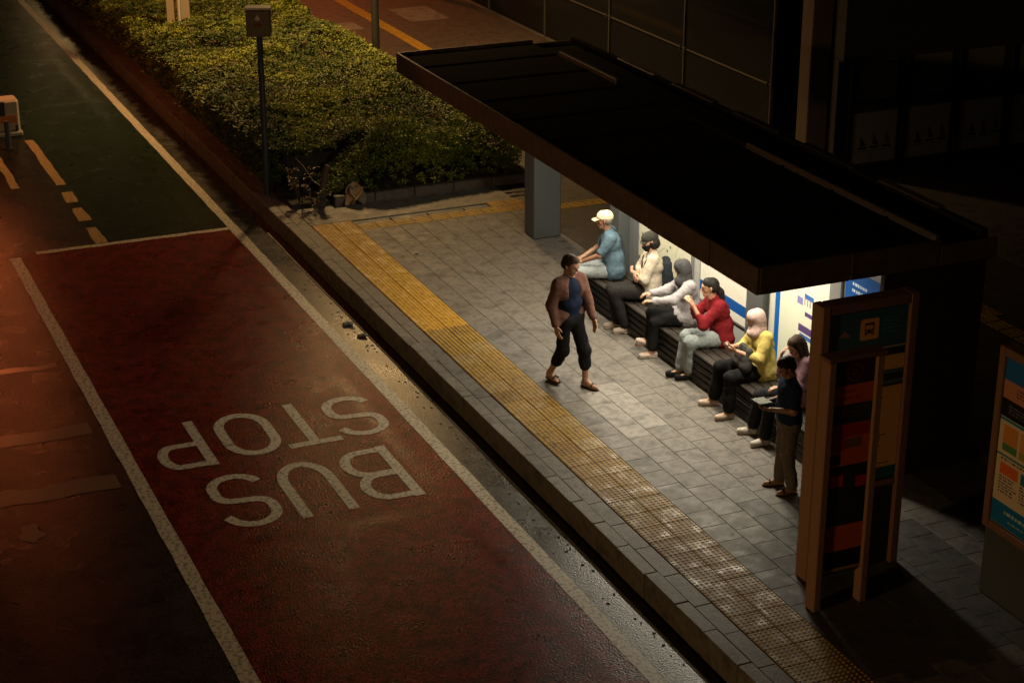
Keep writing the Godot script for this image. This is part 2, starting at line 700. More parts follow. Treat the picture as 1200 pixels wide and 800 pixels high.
func build_markings() -> void:
	structure("lane_line", wavy_line(-1.89, -1.73, -60, 30, 0.008, 0.008, 1), M.paint)
	structure("lane_line", wavy_line(-5.43, -5.26, -7.85, 30, 0.008, 0.009, 2), M.paint)
	var a := Acc.new()
	for k in 30:
		var xa := lerpf(-5.0, -1.89, k / 30.0)
		var xb := lerpf(-5.0, -1.89, (k + 1) / 30.0)
		face(a, [Vector3(xa, 0.0085, -8.02), Vector3(xb, 0.0085, -8.02), Vector3(xb, 0.0085, -7.89 + 0.01 * sin(k)), Vector3(xa, 0.0085, -7.89 + 0.01 * sin(k - 1))], Vector3.UP)
	structure("stop_line", a.mesh(), M.paint)
	structure("lane_line", wavy_line(-4.03, -3.87, -14.7, -11.5, 0.008, 0.02, 3), M.paint_yellow)
	for e in [[-11.05, -10.4], [-10.05, -9.3], [-8.9, -8.05]]:
		structure("lane_dash", wavy_line(-4.05, -3.86, e[0], e[1], 0.008, 0.03, 4), M.paint_yellow)
	structure("lane_line", wavy_line(-4.78, -4.64, -14.5, -11.6, 0.008, 0.02, 5), M.paint_yellow)
	structure("lane_line", wavy_line(-4.03, -3.90, -50, -17.0, 0.008, 0.02, 6), M.paint_yellow)
	# lettering, read from the far side: letter tops point towards the camera
	var sign_node := frame_node("road_lettering")
	sign_node.set_meta("label", "white BUS STOP lettering painted on the red bus lane")
	for e in [["B", -2.40, -3.05, 0.95, 2.38], ["U", -3.20, -3.88, 0.97, 2.40], ["S", -4.01, -4.70, 0.97, 2.40], ["S", -2.10, -2.77, -0.66, 0.60], ["T", -2.79, -3.46, -0.70, 0.60], ["O", -3.47, -4.19, -0.69, 0.62], ["P", -4.36, -5.00, -0.68, 0.66]]:
		var b := Acc.new()
		for stroke in letter(e[0]):
			var pts := []
			for p in stroke:
				pts.append(Vector2(lerpf(e[1], e[2], p.x), lerpf(e[3], e[4], p.y)))
			ribbon(b, pts, 0.125, 0.009 + 0.0004 * b.v.size() / 200.0)
		part("letter", b.mesh(), M.paint, sign_node)


func build_kerb() -> void:
	var kerb := frame_node("kerb")
	var z := -45.0
	var k := 0
	while z < 10.0:
		var l := 0.62 + rng.randf_range(-0.06, 0.06)
		if z < -8.0:
			l = 1.2
		var h := rng.randf_range(-0.006, 0.004)
		var o := part("kerb_stone", box(Vector3(0.16, 0.42, snappedf(l, 0.02) - 0.006), 0.009), M.kerb if (k * 7) % 5 < 4 else M.kerb_dark, kerb, Vector3(-1.08 + rng.randf_range(-0.006, 0.006), K - 0.21 + h, z + l * 0.5))
		o.rotation = Vector3(0, rng.randf_range(-0.008, 0.008), rng.randf_range(-0.008, 0.008))
		var l2 := l
		part("kerb_infill", box(Vector3(0.195, 0.3, snappedf(l2, 0.02) - 0.004), 0.006), M.kerb_dark, kerb, Vector3(-0.90, K - 0.158 + h * 0.4, z + l * 0.5 + 0.11))
		z += l
		k += 1


func build_pavement() -> void:
	var pave := frame_node("paving")
	var TX := 0.32
	var TZ := 0.362
	var rest := Acc.new()
	var count := 0
	var meshes := []
	for k in 3:
		meshes.append(box(Vector3(TX - 0.005, 0.05, TZ - 0.005), 0.002 + 0.0004 * k))
	var r2 := RandomNumberGenerator.new()
	r2.seed = 99
	for j in range(0, 46):
		for i in range(0, 9):
			var x := -0.13 + TX * (i + 0.5)
			var z := -6.85 + TZ * (j + 0.5) + (0.18 if i % 2 == 1 else 0.0)
			var dy := r2.randf_range(-0.0012, 0.0012)
			var v := r2.randi_range(0, 3)
			if x > 0.15 and x < 0.87 and z > 0.85 and z < 2.3 and (i < 3):
				v = 4
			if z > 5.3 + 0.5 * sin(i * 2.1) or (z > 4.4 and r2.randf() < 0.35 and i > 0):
				v = 5  # darker pavers, scattered first and then solid towards the near end
			var tilt := Vector3(r2.randf_range(-0.002, 0.002), 0, r2.randf_range(-0.002, 0.002))
			if i < 7 and z < 8.0 and count < 292:
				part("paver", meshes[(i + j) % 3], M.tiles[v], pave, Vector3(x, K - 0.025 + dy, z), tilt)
				count += 1
			else:
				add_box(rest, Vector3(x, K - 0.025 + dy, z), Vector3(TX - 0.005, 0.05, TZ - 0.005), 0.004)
	var o := part("paver_field", rest.mesh(), M.tiles[1], pave)
	o.set_meta("kind", "stuff")
	# flattened gum and grit stuck to the paving
	var gum := Acc.new()
	for k in 70:
		var c := Vector3(r2.randf_range(0.0, 1.7), K + 0.0035, r2.randf_range(-6.5, 6.0))
		var ring := []
		var rad := r2.randf_range(0.010, 0.032)
		for q in 9:
			var an := TAU * q / 9.0
			ring.append(c + Vector3(cos(an) * rad * r2.randf_range(0.8, 1.2), 0, sin(an) * rad * r2.randf_range(0.8, 1.3)))
		face(gum, ring, Vector3.UP)
	var gs := part("gum_spots", gum.mesh(), M.grout, pave)
	gs.set_meta("kind", "stuff")
	# apron between the tactile strip's far end and the planting bed
	part("apron_slab", block(-0.80, 3.3, K - 0.05, K - 0.004, -7.75, -6.93, 0.004), M.tiles[3], pave)
	# footway behind the shelter and far footway
	part("footway_slab", block(2.76, 8.4, K - 0.05, K - 0.004, -7.75, 14.0, 0.004), M.footway, pave)
	part("footway_slab", block(3.62, 8.4, K - 0.05, K - 0.004, -60, -7.76, 0.004), M.footway, pave)
	# darker slabs of the far footway
	for e in [[6.2, 7.2, -22.6, -21.0], [6.4, 8.0, -27.5, -25.8], [4.2, 4.9, -21.5, -20.7]]:
		part("footway_patch", block(e[0], e[1], K - 0.03, K, e[2], e[3], 0.003), M.kerb, pave)


func tactile_mesh(w: float, n: int, base: Color, top: Color, bars := false) -> ArrayMesh:
	var a := Acc.new()
	add_box(a, Vector3(0, -0.02, 0), Vector3(w - 0.006, 0.04, w - 0.006), 0.003, Basis.IDENTITY, base)
	var p := w / n
	if bars:
		for k in 4:
			var x := -w * 0.5 + w * (k + 0.5) / 4.0
			add_box(a, Vector3(x, 0.002, 0), Vector3(w * 0.11, 0.010, w * 0.92), 0.003, Basis.IDENTITY, top)
		return a.mesh()
	for j in n:
		for i in n:
			var c := Vector3(-w * 0.5 + p * (i + 0.5), 0.0, -w * 0.5 + p * (j + 0.5))
			var r0 := p * 0.34
			var r1 := p * 0.22
			var topring := []
			for q in 7:
				var an := TAU * q / 7.0
				var an2 := TAU * (q + 1) / 7.0
				var d0 := Vector3(cos(an), 0, sin(an))
				var d1 := Vector3(cos(an2), 0, sin(an2))
				topring.append(c + d0 * r1 + Vector3(0, 0.007, 0))
				face(a, [c + d0 * r0 + Vector3(0, 0.0002, 0), c + d1 * r0 + Vector3(0, 0.0002, 0), c + d1 * r1 + Vector3(0, 0.007, 0), c + d0 * r1 + Vector3(0, 0.007, 0)], ((d0 + d1).normalized() + Vector3.UP * 0.8).normalized(), top)
			face(a, topring, Vector3.UP, top)
	return a.mesh()


func build_tactile() -> void:
	var strip := frame_node("tactile_paving")
	var W := 0.335
	var variants := []
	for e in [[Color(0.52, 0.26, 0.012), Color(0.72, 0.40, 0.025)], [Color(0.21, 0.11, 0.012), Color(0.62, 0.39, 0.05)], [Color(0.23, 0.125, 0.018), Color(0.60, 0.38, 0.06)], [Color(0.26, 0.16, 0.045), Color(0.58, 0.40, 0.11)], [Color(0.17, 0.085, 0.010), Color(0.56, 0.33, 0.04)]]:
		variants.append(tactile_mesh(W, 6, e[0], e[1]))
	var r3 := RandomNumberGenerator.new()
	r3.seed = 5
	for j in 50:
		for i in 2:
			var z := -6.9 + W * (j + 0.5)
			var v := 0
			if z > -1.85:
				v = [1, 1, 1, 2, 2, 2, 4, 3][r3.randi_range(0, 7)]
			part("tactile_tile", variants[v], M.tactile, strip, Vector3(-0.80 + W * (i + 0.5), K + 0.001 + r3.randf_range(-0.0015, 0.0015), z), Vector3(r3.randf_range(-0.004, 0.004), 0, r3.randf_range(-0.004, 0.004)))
	# guiding line that leaves the strip towards the column, and its warning square
	var bar := tactile_mesh(0.30, 6, Color(0.36, 0.19, 0.015), Color(0.55, 0.31, 0.03), true)
	var dot := tactile_mesh(0.30, 5, Color(0.42, 0.21, 0.015), Color(0.60, 0.33, 0.03))
	for k in 8:
		var o := part("guide_tile", bar, M.tactile, strip, Vector3(0.03 + 0.305 * k, K + 0.003, -6.52), Vector3(0, PI * 0.5, 0))
		o.position.y += 0.0005 * (k % 3)
	for i in 2:
		for j in 2:
			part("guide_tile", dot, M.tactile, strip, Vector3(2.46 + 0.305 * i - 0.06, K + 0.004, -6.80 + 0.305 * j), Vector3.ZERO)
	for k in 8:
		part("guide_tile", bar, M.tactile, strip, Vector3(3.0 + 0.305 * k, K + 0.003, -6.25), Vector3(0, PI * 0.5, 0))
	# guiding line along the footway behind the shelter
	var z2 := -48.0
	while z2 < 3.0:
		if z2 < -17.0 or z2 > -7.0:
			part("guide_tile", bar, M.tactile, strip, Vector3(6.6 if z2 > -7.0 else 5.45, K + 0.003, z2), Vector3.ZERO)
		z2 += 0.305
	for i in 2:
		for j in 2:
			part("guide_tile", dot, M.tactile, strip, Vector3(6.45 + 0.305 * i, K + 0.006, 0.35 + 0.305 * j), Vector3.ZERO)


# ------------------------------------------------------------------ printed sheets
func sheet(w: int, h: int, c: Color) -> Image:
	var im := Image.create(w, h, false, Image.FORMAT_RGB8)
	im.fill(c)
	return im


func rect(im: Image, x: float, y: float, w: float, h: float, c: Color) -> void:
	im.fill_rect(Rect2i(int(x * im.get_width()), int(y * im.get_height()), maxi(1, int(w * im.get_width())), maxi(1, int(h * im.get_height()))), c)


func rows(im: Image, x: float, y: float, w: float, h: float, n: int, c: Color, r: RandomNumberGenerator) -> void:
	# lines of print too small to read
	for k in n:
		var yy := y + h * k / n
		var xx := x
		while xx < x + w * r.randf_range(0.6, 1.0):
			var l := r.randf_range(0.01, 0.05)
			rect(im, xx, yy, minf(l, x + w - xx), h / n * 0.5, c)
			xx += l + 0.012


func line(im: Image, a: Vector2, b: Vector2, t: float, c: Color) -> void:
	var w := im.get_width()
	var h := im.get_height()
	var n := int((b - a).length() * maxf(w, h)) + 1
	for k in n + 1:
		var p := a.lerp(b, k / float(n))
		im.fill_rect(Rect2i(int(p.x * w), int(p.y * h), maxi(1, int(t * w)), maxi(1, int(t * w))), c)


func disc(im: Image, c: Vector2, r: float, col: Color) -> void:
	var w := im.get_width()
	var h := im.get_height()
	var rr := int(r * w)
	for y in range(-rr, rr + 1):
		var half := int(sqrt(maxf(0, rr * rr - y * y)))
		im.fill_rect(Rect2i(int(c.x * w) - half, int(c.y * h) + y, half * 2 + 1, 1), col)


func print_mat(im: Image, rough := 0.35) -> StandardMaterial3D:
	im.generate_mipmaps()
	var m := mat(Color.WHITE, rough)
	m.albedo_texture = ImageTexture.create_from_image(im)
	return m


func print_quad(called: String, size: Vector2, m: Material, parent: Node, at: Vector3, turn := 0.0) -> MeshInstance3D:
	var q := QuadMesh.new()
	q.size = size
	return part(called, q, m, parent, at, Vector3(0, turn, 0))


# ------------------------------------------------------------------ shelter
func build_shelter() -> void:
	var s := thing("bus_shelter", "long open bus shelter with black flat roof and brown fascia beside the kerb", "bus shelter", Vector3(0, K, 0))
	var y0 := 2.75 - K
	var y1 := 3.05 - K
	part("roof_deck", block(0.53, 2.80, y1 - 0.14, y1 - 0.05, -6.26, 4.56, 0.004), M.roof, s)
	part("ceiling", block(0.53, 3.5, y0 + 0.03, y0 + 0.05, -6.26, 4.56), M.ceiling, s)
	part("gutter_deck", block(2.86, 3.48, y1 - 0.20, y1 - 0.12, -6.28, 4.40, 0.004), M.roof, s)
	part("rear_ridge", block(3.48, 3.56, y0, y1 - 0.02, -6.30, 4.42, 0.006), M.roof, s)
	var j := [-6.30, -4.0, -2.55, -1.0, 0.58, 2.12, 3.58, 4.60]
	for k in 7:
		var o := part("fascia_panel", block(0.49, 0.53, y0, y1, j[k] + 0.006, j[k + 1] - 0.006, 0.006), M.fascia, s)
		o.position.x = rng.randf_range(-0.004, 0.004)
	for e in [4.60, -6.30]:
		var side := 1.0 if e > 0 else -1.0
		for q in [[0.49, 1.64], [1.652, 2.80], [2.812, 3.56]]:
			var drop := 0.0 if q[0] < 2.8 else 0.06
			part("end_panel", block(q[0] + 0.042 if q[0] < 0.5 else q[0], q[1], y0, y1 - drop, e - 0.04 if side > 0 else e, e if side > 0 else e + 0.04, 0.006), M.fascia, s)
	for k in 9:
		part("roof_seam", block(0.54, 2.79, y1 - 0.051, y1 - 0.028, -5.4 + 1.12 * k, -5.36 + 1.12 * k, 0.006), M.roof, s)
	# cap flashing along the rear edge of the deck, lit stretches painted as paler metal
	var z := -5.3
	var lens := [2.0, 1.1, 2.6, 1.2, 1.9, 1.0]
	for k in 6:
		part("flashing", block(2.80, 2.86, y1 - 0.10, y1 + 0.02, z, z + lens[k] - 0.02, 0.008), M.flashing if k in [0, 3, 5, 4] else M.roof, s)
		z += lens[k]
	z = -4.6
	for k in 5:
		part("ridge_cap", block(3.46, 3.58, y1 - 0.018, y1 + 0.002, z, z + 1.2, 0.004), M.flashing if k in [0, 4] else M.dark_steel, s)
		z += 1.75
	# columns
	part("column", block(2.20, 2.66, 0.0, y0, -5.24, -4.84, 0.02), M.column, s)
	part("column", block(2.60, 3.00, 0.0, y0, 4.0, 4.4, 0.02), M.column, s)
	part("column", block(2.62, 3.02, 0.0, y0, -1.0, -0.7, 0.02), M.column, s)
	part("end_wall", block(2.15, 3.50, 0.0, y0, 4.44, 4.52, 0.01), M.dark_steel, s)
	# rear screen: posts and panels
	part("screen_post", block(2.40, 2.64, 0.0, y0, -2.62, -2.32, 0.01), M.column, s)
	part("screen_post", block(2.46, 2.60, 0.0, y0, 1.16, 1.56, 0.01), M.column, s)
	part("screen_post", block(2.50, 2.60, 0.0, y0, 2.96, 3.20, 0.01), M.steel, s)
	for e in [[-2.31, -2.02], [-2.01, -0.20], [-0.19, 1.15], [1.57, 2.95], [3.21, 4.0]]:
		part("screen_panel", block(2.565, 2.60, 0.05, y0 - 0.02, e[0], e[1], 0.004), M.steel if e[0] < -2.2 else M.wall, s)
	# posters
	var r := RandomNumberGenerator.new()
	r.seed = 12
	var cols := [Color(0.72, 0.45, 0.35), Color(0.85, 0.62, 0.35), Color(0.45, 0.62, 0.72), Color(0.62, 0.70, 0.45), Color(0.75, 0.72, 0.68), Color(0.80, 0.55, 0.50)]
	# faded map
	var p0 := sheet(256, 256, Color(0.72, 0.71, 0.64))
	for k in 40:
		var a := Vector2(r.randf(), r.randf())
		line(p0, a, a + Vector2(r.randf_range(-0.2, 0.2), r.randf_range(-0.2, 0.2)), 0.008, [Color(0.55, 0.58, 0.42), Color(0.72, 0.66, 0.30), Color(0.40, 0.45, 0.42), Color(0.78, 0.72, 0.36)][k % 4])
	for k in 26:
		disc(p0, Vector2(r.randf(), r.randf()), r.randf_range(0.008, 0.022), [Color(0.35, 0.40, 0.30), Color(0.70, 0.65, 0.25)][k % 2])
	# route map with a blue band
	var p1 := sheet(256, 256, Color(0.78, 0.77, 0.73))
	for k in 46:
		var a := Vector2(r.randf_range(0.04, 0.95), r.randf_range(0.05, 0.74))
		var b := a + (Vector2(r.randf_range(-0.25, 0.25), 0) if k % 2 else Vector2(0, r.randf_range(-0.2, 0.2)))
		line(p1, a, b.clamp(Vector2(0.03, 0.04), Vector2(0.96, 0.76)), 0.007, cols[k % 6])
	rows(p1, 0.05, 0.08, 0.9, 0.66, 24, Color(0.74, 0.72, 0.68), r)
	rect(p1, 0, 0.0, 1, 0.05, Color(0.16, 0.33, 0.55))
	rect(p1, 0, 0.79, 1, 0.12, Color(0.04, 0.28, 0.56))
	# service poster: blue margin, bus pictures
	var p2 := sheet(256, 384, Color(0.76, 0.78, 0.72))
	rect(p2, 0.10, 0, 0.085, 1, Color(0.05, 0.33, 0.62))
	rect(p2, 0.0, 0, 0.10, 1, Color(0.72, 0.72, 0.68))
	for k in 30:
		var a := Vector2(r.randf_range(0.22, 0.95), r.randf_range(0.02, 0.9))
		line(p2, a, a + Vector2(0, r.randf_range(0.02, 0.14)), 0.006, [Color(0.72, 0.80, 0.66), Color(0.84, 0.74, 0.62), Color(0.65, 0.78, 0.82)][k % 3])
	for e in [[0.48, 0.34, 0.10, 0.05], [0.60, 0.30, 0.16, 0.035], [0.62, 0.42, 0.18, 0.03], [0.52, 0.52, 0.26, 0.05], [0.55, 0.58, 0.24, 0.03]]:
		rect(p2, e[0], e[1], e[2], e[3], [Color(0.20, 0.36, 0.62), Color(0.42, 0.40, 0.52), Color(0.30, 0.22, 0.42), Color(0.45, 0.46, 0.66), Color(0.32, 0.45, 0.70)][int(e[0] * 100) % 5])
	for k in 4:
		rect(p2, 0.60 + k * 0.045, 0.33, 0.02, 0.05, Color(0.50, 0.48, 0.50))
	var p3 := sheet(128, 256, Color(0.84, 0.82, 0.76))
	rect(p3, 0, 0, 1, 0.32, Color(0.06, 0.30, 0.58))
	rows(p3, 0.2, 0.10, 0.6, 0.1, 2, Color(0.8, 0.85, 0.9), r)
	rows(p3, 0.08, 0.40, 0.8, 0.5, 14, Color(0.55, 0.50, 0.44), r)
	for e in [[p0, -1.95, -0.42, 0.85, 2.25], [p1, -0.15, 1.10, 0.80, 2.10], [p2, 1.62, 2.92, 0.40, 2.30], [p3, 3.24, 3.95, 0.80, 2.36]]:
		var w: float = e[2] - e[1]
		var h: float = e[4] - e[3]
		var f := part("poster_frame", block(2.535, 2.564, e[3] - K - 0.03, e[4] - K + 0.03, e[1] - 0.03, e[2] + 0.03, 0.006), M.steel, s)
		print_quad("poster", Vector2(w, h), print_mat(e[0]), f, Vector3(2.532, e[3] - K + h * 0.5, e[1] + w * 0.5), -PI * 0.5)
	# bench
	var b := thing("bench", "long dark slatted bench along the back of the shelter under the waiting people", "bench", Vector3(2.0, K, 0.85))
	for k in 5:
		part("seat_slat", box(Vector3(0.105, 0.035, 6.3), 0.008), M.wood, b, Vector3(-0.25 + 0.118 * k, 0.43, 0))
	for k in 4:
		part("front_slat", box(Vector3(0.03, 0.070, 6.28), 0.006), M.bench_dark, b, Vector3(-0.272, 0.355 - 0.09 * k, 0))
	for k in 6:
		part("leg", box(Vector3(0.48, 0.41, 0.06), 0.008), M.bench_dark, b, Vector3(-0.01, 0.206, -3.0 + 1.2 * k))
	# ceiling lights
	for zz in [-3.2, -1.2, 0.6, 2.4]:
		var n: String = {-3.2: "ceiling tube light at the shelter end nearest the grey column", -1.2: "ceiling tube light above the man in the cream cap", 0.6: "ceiling tube light above the woman in red", 2.4: "ceiling tube light above the woman in yellow"}[zz]
		var l := thing("ceiling_light", n, "ceiling light", Vector3(1.62, 2.77, zz), 0.0, "tube lights under the shelter roof")
		part("housing", box(Vector3(0.16, 0.05, 1.26), 0.008), M.white, l, Vector3(0, -0.012, 0))
		part("tube", tube([Vector3(0, -0.05, -0.6), Vector3(0, -0.05, 0.6)], [0.014, 0.014], 8), M.glow, l)
		var al := AreaLight3D.new()
		al.name = "tube_light"
		l.add_child(al)
		al.position = Vector3(0, -0.075, 0)
		al.rotation_degrees = Vector3(-90, 0, 0)
		al.area_size = Vector2(0.10, 1.2)
		al.light_color = TUBE
		al.light_energy = 8.4 if zz > -2.0 else 2.8
		al.shadow_enabled = true
		al.area_range = 40.0


# ------------------------------------------------------------------ building behind
func build_building() -> void:
	var b := thing("glass_building", "dark office building with tall glass wall and thin steel rails behind the shelter", "building", Vector3(8.5, K, -7))
	# facade wall runs along z at x = 0 (local), from z = 0 to z = -30
	part("floor_slab", block(0.02, 6.0, -0.10, 0.03, -36, -0.2), M.facade, b)
	part("back_wall", block(5.5, 5.7, 0.04, 9.0, -36, -0.2), M.facade, b)
	part("upper_wall", block(-0.02, 6.0, 4.6, 9.0, -36, 8.0, 0.01), M.facade, b)
	part("side_wall", block(0.3, 5.4, 0.04, 4.59, -0.5, -0.3), M.facade, b)
	var z := -1.24
	var zs := []
	while z > -36:
		zs.append(z)
		z -= 3.34
	for k in zs.size():
		part("mullion", block(-0.03, 0.03, 0.0, 4.59, zs[k] - 0.022, zs[k] + 0.022, 0.004), M.rail, b)
		if k > 0:
			part("pane", block(0.006, 0.018, 0.02, 4.58, zs[k] + 0.03, zs[k - 1] - 0.03), M.glass, b)
			part("rail", block(-0.035, -0.005, 1.075, 1.105, zs[k] + 0.024, zs[k - 1] - 0.024, 0.004), M.rail, b)
			for e in [zs[k] + 0.1, zs[k - 1] - 0.1]:
				part("rail_bracket", box(Vector3(0.04, 0.09, 0.03), 0.006), M.rail, b, Vector3(-0.045, 1.09, e))
	part("pillar", block(-0.14, 0.28, 0.0, 9.0, -0.14, 0.22, 0.015), M.facade_column, b)
	# shop front that faces the camera
	var s := thing("kiosk_front", "dark shuttered kiosk front with blinds and boat pictures behind the shelter", "kiosk", Vector3(8.8, K, -6.0))
	part("wall", block(-0.2, 6.5, 1.95, 4.5, -0.45, -0.12, 0.01), M.facade, s)
	part("base_wall", block(-0.2, 6.5, 0.0, 1.95, -0.45, -0.25, 0.01), M.facade, s)
	var x := 0.05
	var r := RandomNumberGenerator.new()
	r.seed = 4
	var blind_m := mat(lin(0.30, 0.27, 0.21), 0.6)
	for k in 5:
		var w := 1.02
		var pan := part("lower_panel", block(x, x + w, 0.0, 1.10, -0.22, -0.15, 0.02), M.facade_column, s)
		var im := sheet(128, 128, Color(0.88, 0.80, 0.70))
		for q in 3:
			var cx := 0.2 + 0.28 * q + 0.04 * k
			var hh := 0.18 + 0.08 * q
			for i in 20:
				var t := i / 20.0
				line(im, Vector2(cx, 0.68 - hh * (1 - t) - 0.02), Vector2(cx + 0.13 * t, 0.68 - hh * (1 - t) - 0.02), 0.008, Color(0.22, 0.16, 0.13))
			rect(im, cx - 0.05, 0.68, 0.2, 0.045, Color(0.2, 0.14, 0.12))
		rect(im, 0.05, 0.76, 0.9, 0.012, Color(0.3, 0.24, 0.2))
		print_quad("picture", Vector2(w - 0.1, 0.92), print_mat(im, 0.7), pan, Vector3(x + w * 0.5, 0.55, -0.147))
		part("sill", block(x - 0.01, x + w + 0.01, 1.12, 1.17, -0.24, -0.06, 0.008), M.facade_column, s)
		var bl := Acc.new()
		for q in 24:
			add_box(bl, Vector3(x + w * 0.5, 1.22 + q * 0.031, -0.20), Vector3(w - 0.14, 0.024, 0.006), 0.0, Basis(Vector3.RIGHT, 0.5))
		var o := part("blind", bl.mesh(), blind_m, s)
		o.set_meta("kind", "stuff")
		part("window_post", block(x - 0.075, x - 0.015, 0.0, 1.95, -0.24, -0.10, 0.008), M.dark_steel, s)
		x += w + 0.12


# ------------------------------------------------------------------ planting
func leaf_clump(n: int, len0: float, sd: int, spread := 0.03) -> ArrayMesh:
	var r := RandomNumberGenerator.new()
	r.seed = sd
	var a := Acc.new()
	for k in n:
		var yaw := r.randf() * TAU
		var pitch := r.randf_range(-0.2, 1.15)
		var d := Vector3(cos(yaw) * cos(pitch), sin(pitch), sin(yaw) * cos(pitch))
		var side := d.cross(Vector3.UP).normalized()
		var up := side.cross(d).normalized()
		var l := len0 * r.randf_range(0.7, 1.25)
		var w := l * 0.24
		var o := Vector3(r.randf_range(-spread, spread), r.randf_range(-spread, spread), r.randf_range(-spread, spread))
		var b := o + d * l * (0.15 if spread > 0.0 else 0.0)
		var m := o + d * l * 0.55 + up * l * 0.06
		var t := o + d * l + up * -l * 0.12
		var n1 := (up - side * 0.35).normalized()
		var n2 := (up + side * 0.35).normalized()
		face(a, [b, m + side * w + up * w * 0.3, m], n1)
		face(a, [m, m + side * w + up * w * 0.3, t], n1)
		face(a, [b, m, m - side * w + up * w * 0.3], n2)
		face(a, [m, t, m - side * w + up * w * 0.3], n2)
	return a.mesh()


func build_planting() -> void:
	M.soil.albedo_color = lin(0.016, 0.012, 0.009)
	structure("planting_soil", block(-0.80, 3.40, K - 0.02, K + 0.05, -60, -7.95), M.soil)
	M.edging = M.kerb.duplicate()
	M.edging.albedo_color = lin(0.085, 0.066, 0.05)
	var edge := frame_node("bed_edging")
	for k in 5:
		part("edging_stone", box(Vector3(0.70, 0.24, 0.13), 0.012), M.edging, edge, Vector3(0.25 + 0.71 * k, K + 0.02, -7.86))
	for k in 30:
		part("edging_stone", box(Vector3(0.13, 0.24, 0.95), 0.012), M.edging, edge, Vector3(3.50, K + 0.02, -8.3 - 0.96 * k))
	# one dense bed of low shrubs
	var leaf := mat(Color.WHITE, 0.62)
	leaf.vertex_color_use_as_albedo = true
	leaf.backlight_enabled = true
	leaf.backlight = Color(0.25, 0.3, 0.08)
	var hf := noise(FastNoiseLite.TYPE_SIMPLEX_SMOOTH, 0.35, 3, 81)
	var hc := noise(FastNoiseLite.TYPE_SIMPLEX_SMOOTH, 0.25, 3, 82)
	var r := RandomNumberGenerator.new()
	r.seed = 83
	var xf := []
	var cc := []
	var tries := 0
	while xf.size() < 44000 and tries < 130000:
		tries += 1
		var z := -8.05 - 26.0 * pow(r.randf(), 1.25)
		var x := r.randf_range(-0.90, 3.40) if r.randf() < 0.9 else r.randf_range(-0.95, -0.70)
		var ez := minf(-7.98 - z, 0.6)
		var ex := minf(minf(x + 1.25, 3.48 - x), 0.6)
		var round_off := 1.0 - 0.55 * pow(1.0 - minf(ez, ex) / 0.6, 2.0)
		var h := (0.80 + 0.30 * hf.get_noise_2d(x, z)) * round_off
		if x < 0.9 and z > -8.9:
			h *= clampf((x + 0.4) / 1.3, 0.0, 1.0)
			if h < 0.15:
				continue
		var y := h - absf(r.randfn(0.0, 0.06))
		if (r.randf() < 0.30 and minf(ez, ex) < 0.35) or (x < -0.68 and r.randf() < 0.7):
			y = r.randf_range(0.05, h)
		var b := Basis(Vector3.UP, r.randf() * TAU) * Basis(Vector3.RIGHT, r.randfn(0, 0.35))
		b = b.scaled(Vector3.ONE * r.randf_range(0.75, 1.35))
		xf.append(Transform3D(b, Vector3(x, K + 0.05 + y, z)))
		var q := clampf(0.5 + 0.9 * hc.get_noise_2d(x * 2.0, z * 2.0) + r.randfn(0, 0.22), 0.0, 1.0)
		cc.append(Color(0.055, 0.085, 0.010).lerp(Color(0.26, 0.29, 0.02), q * q) if r.randf() < 0.93 else Color(0.12, 0.075, 0.03))
	var mm := MultiMesh.new()
	mm.transform_format = MultiMesh.TRANSFORM_3D
	mm.use_colors = true
	mm.mesh = leaf_clump(10, 0.075, 84)
	mm.instance_count = xf.size()
	for k in xf.size():
		mm.set_instance_transform(k, xf[k])
		mm.set_instance_color(k, cc[k])
	var o := MultiMeshInstance3D.new()
	o.name = "shrub_bed"
	o.multimesh = mm
	o.material_override = leaf
	add_child(o)
	tag(o, "dense bed of low leafy green shrubs between the road and the footway", "shrubs")
	o.set_meta("kind", "stuff")
	# dark woody middle of the bed
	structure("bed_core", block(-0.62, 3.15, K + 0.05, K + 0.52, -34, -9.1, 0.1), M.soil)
	# leaning stump with a ragged seedling at the corner of the bed
	var bark := mat(lin(0.05, 0.032, 0.024), 0.8)
	var st := thing("tree_stump", "short leaning brown stump at the roadside corner of the shrub bed", "stump", Vector3(-0.30, K, -7.95))
	part("trunk", tube([Vector3(0, -0.02, 0), Vector3(0.03, 0.25, 0), Vector3(0.09, 0.52, 0.02), Vector3(0.14, 0.66, 0.02)], [0.085, 0.062, 0.055, 0.048], 10), bark, st)
	part("branch", tube([Vector3(0.04, 0.30, 0), Vector3(-0.12, 0.42, 0.02), Vector3(-0.30, 0.72, 0.05), Vector3(-0.42, 0.86, 0.05)], [0.012, 0.010, 0.008, 0.004], 6), mat(lin(0.22, 0.17, 0.11), 0.7), st)
	var lm := mat(lin(0.10, 0.09, 0.03), 0.4)
	var lm2 := mat(lin(0.22, 0.11, 0.03), 0.5)
	var specs := [[Vector3(-0.62, K, -8.05), 0.85, "straggly leafy weed growing beside the sign pole"], [Vector3(-0.48, K, -7.72), 0.40, "low reddish weed at the foot of the leaning stump"]]
	for e in specs:
		var p := thing("weed", e[2], "plant", e[0])
		var height: float = e[1]
		for k in 7:
			var d := Vector3(r.randf_range(-0.28, 0.28), height * r.randf_range(0.6, 1.0), r.randf_range(-0.2, 0.2))
			part("stem", tube([Vector3(0, -0.01, 0), d * 0.5 + Vector3(0.02, 0.03, 0), d], [0.008, 0.006, 0.003], 5), bark, p)
			for q in 5:
				var o2 := part("leaf_cluster", leaf_clump(4, 0.075, 90 + q, 0.0), lm if r.randf() < 0.65 else lm2, p, d * r.randf_range(0.35, 1.0))
				o2.rotation.y = r.randf() * TAU
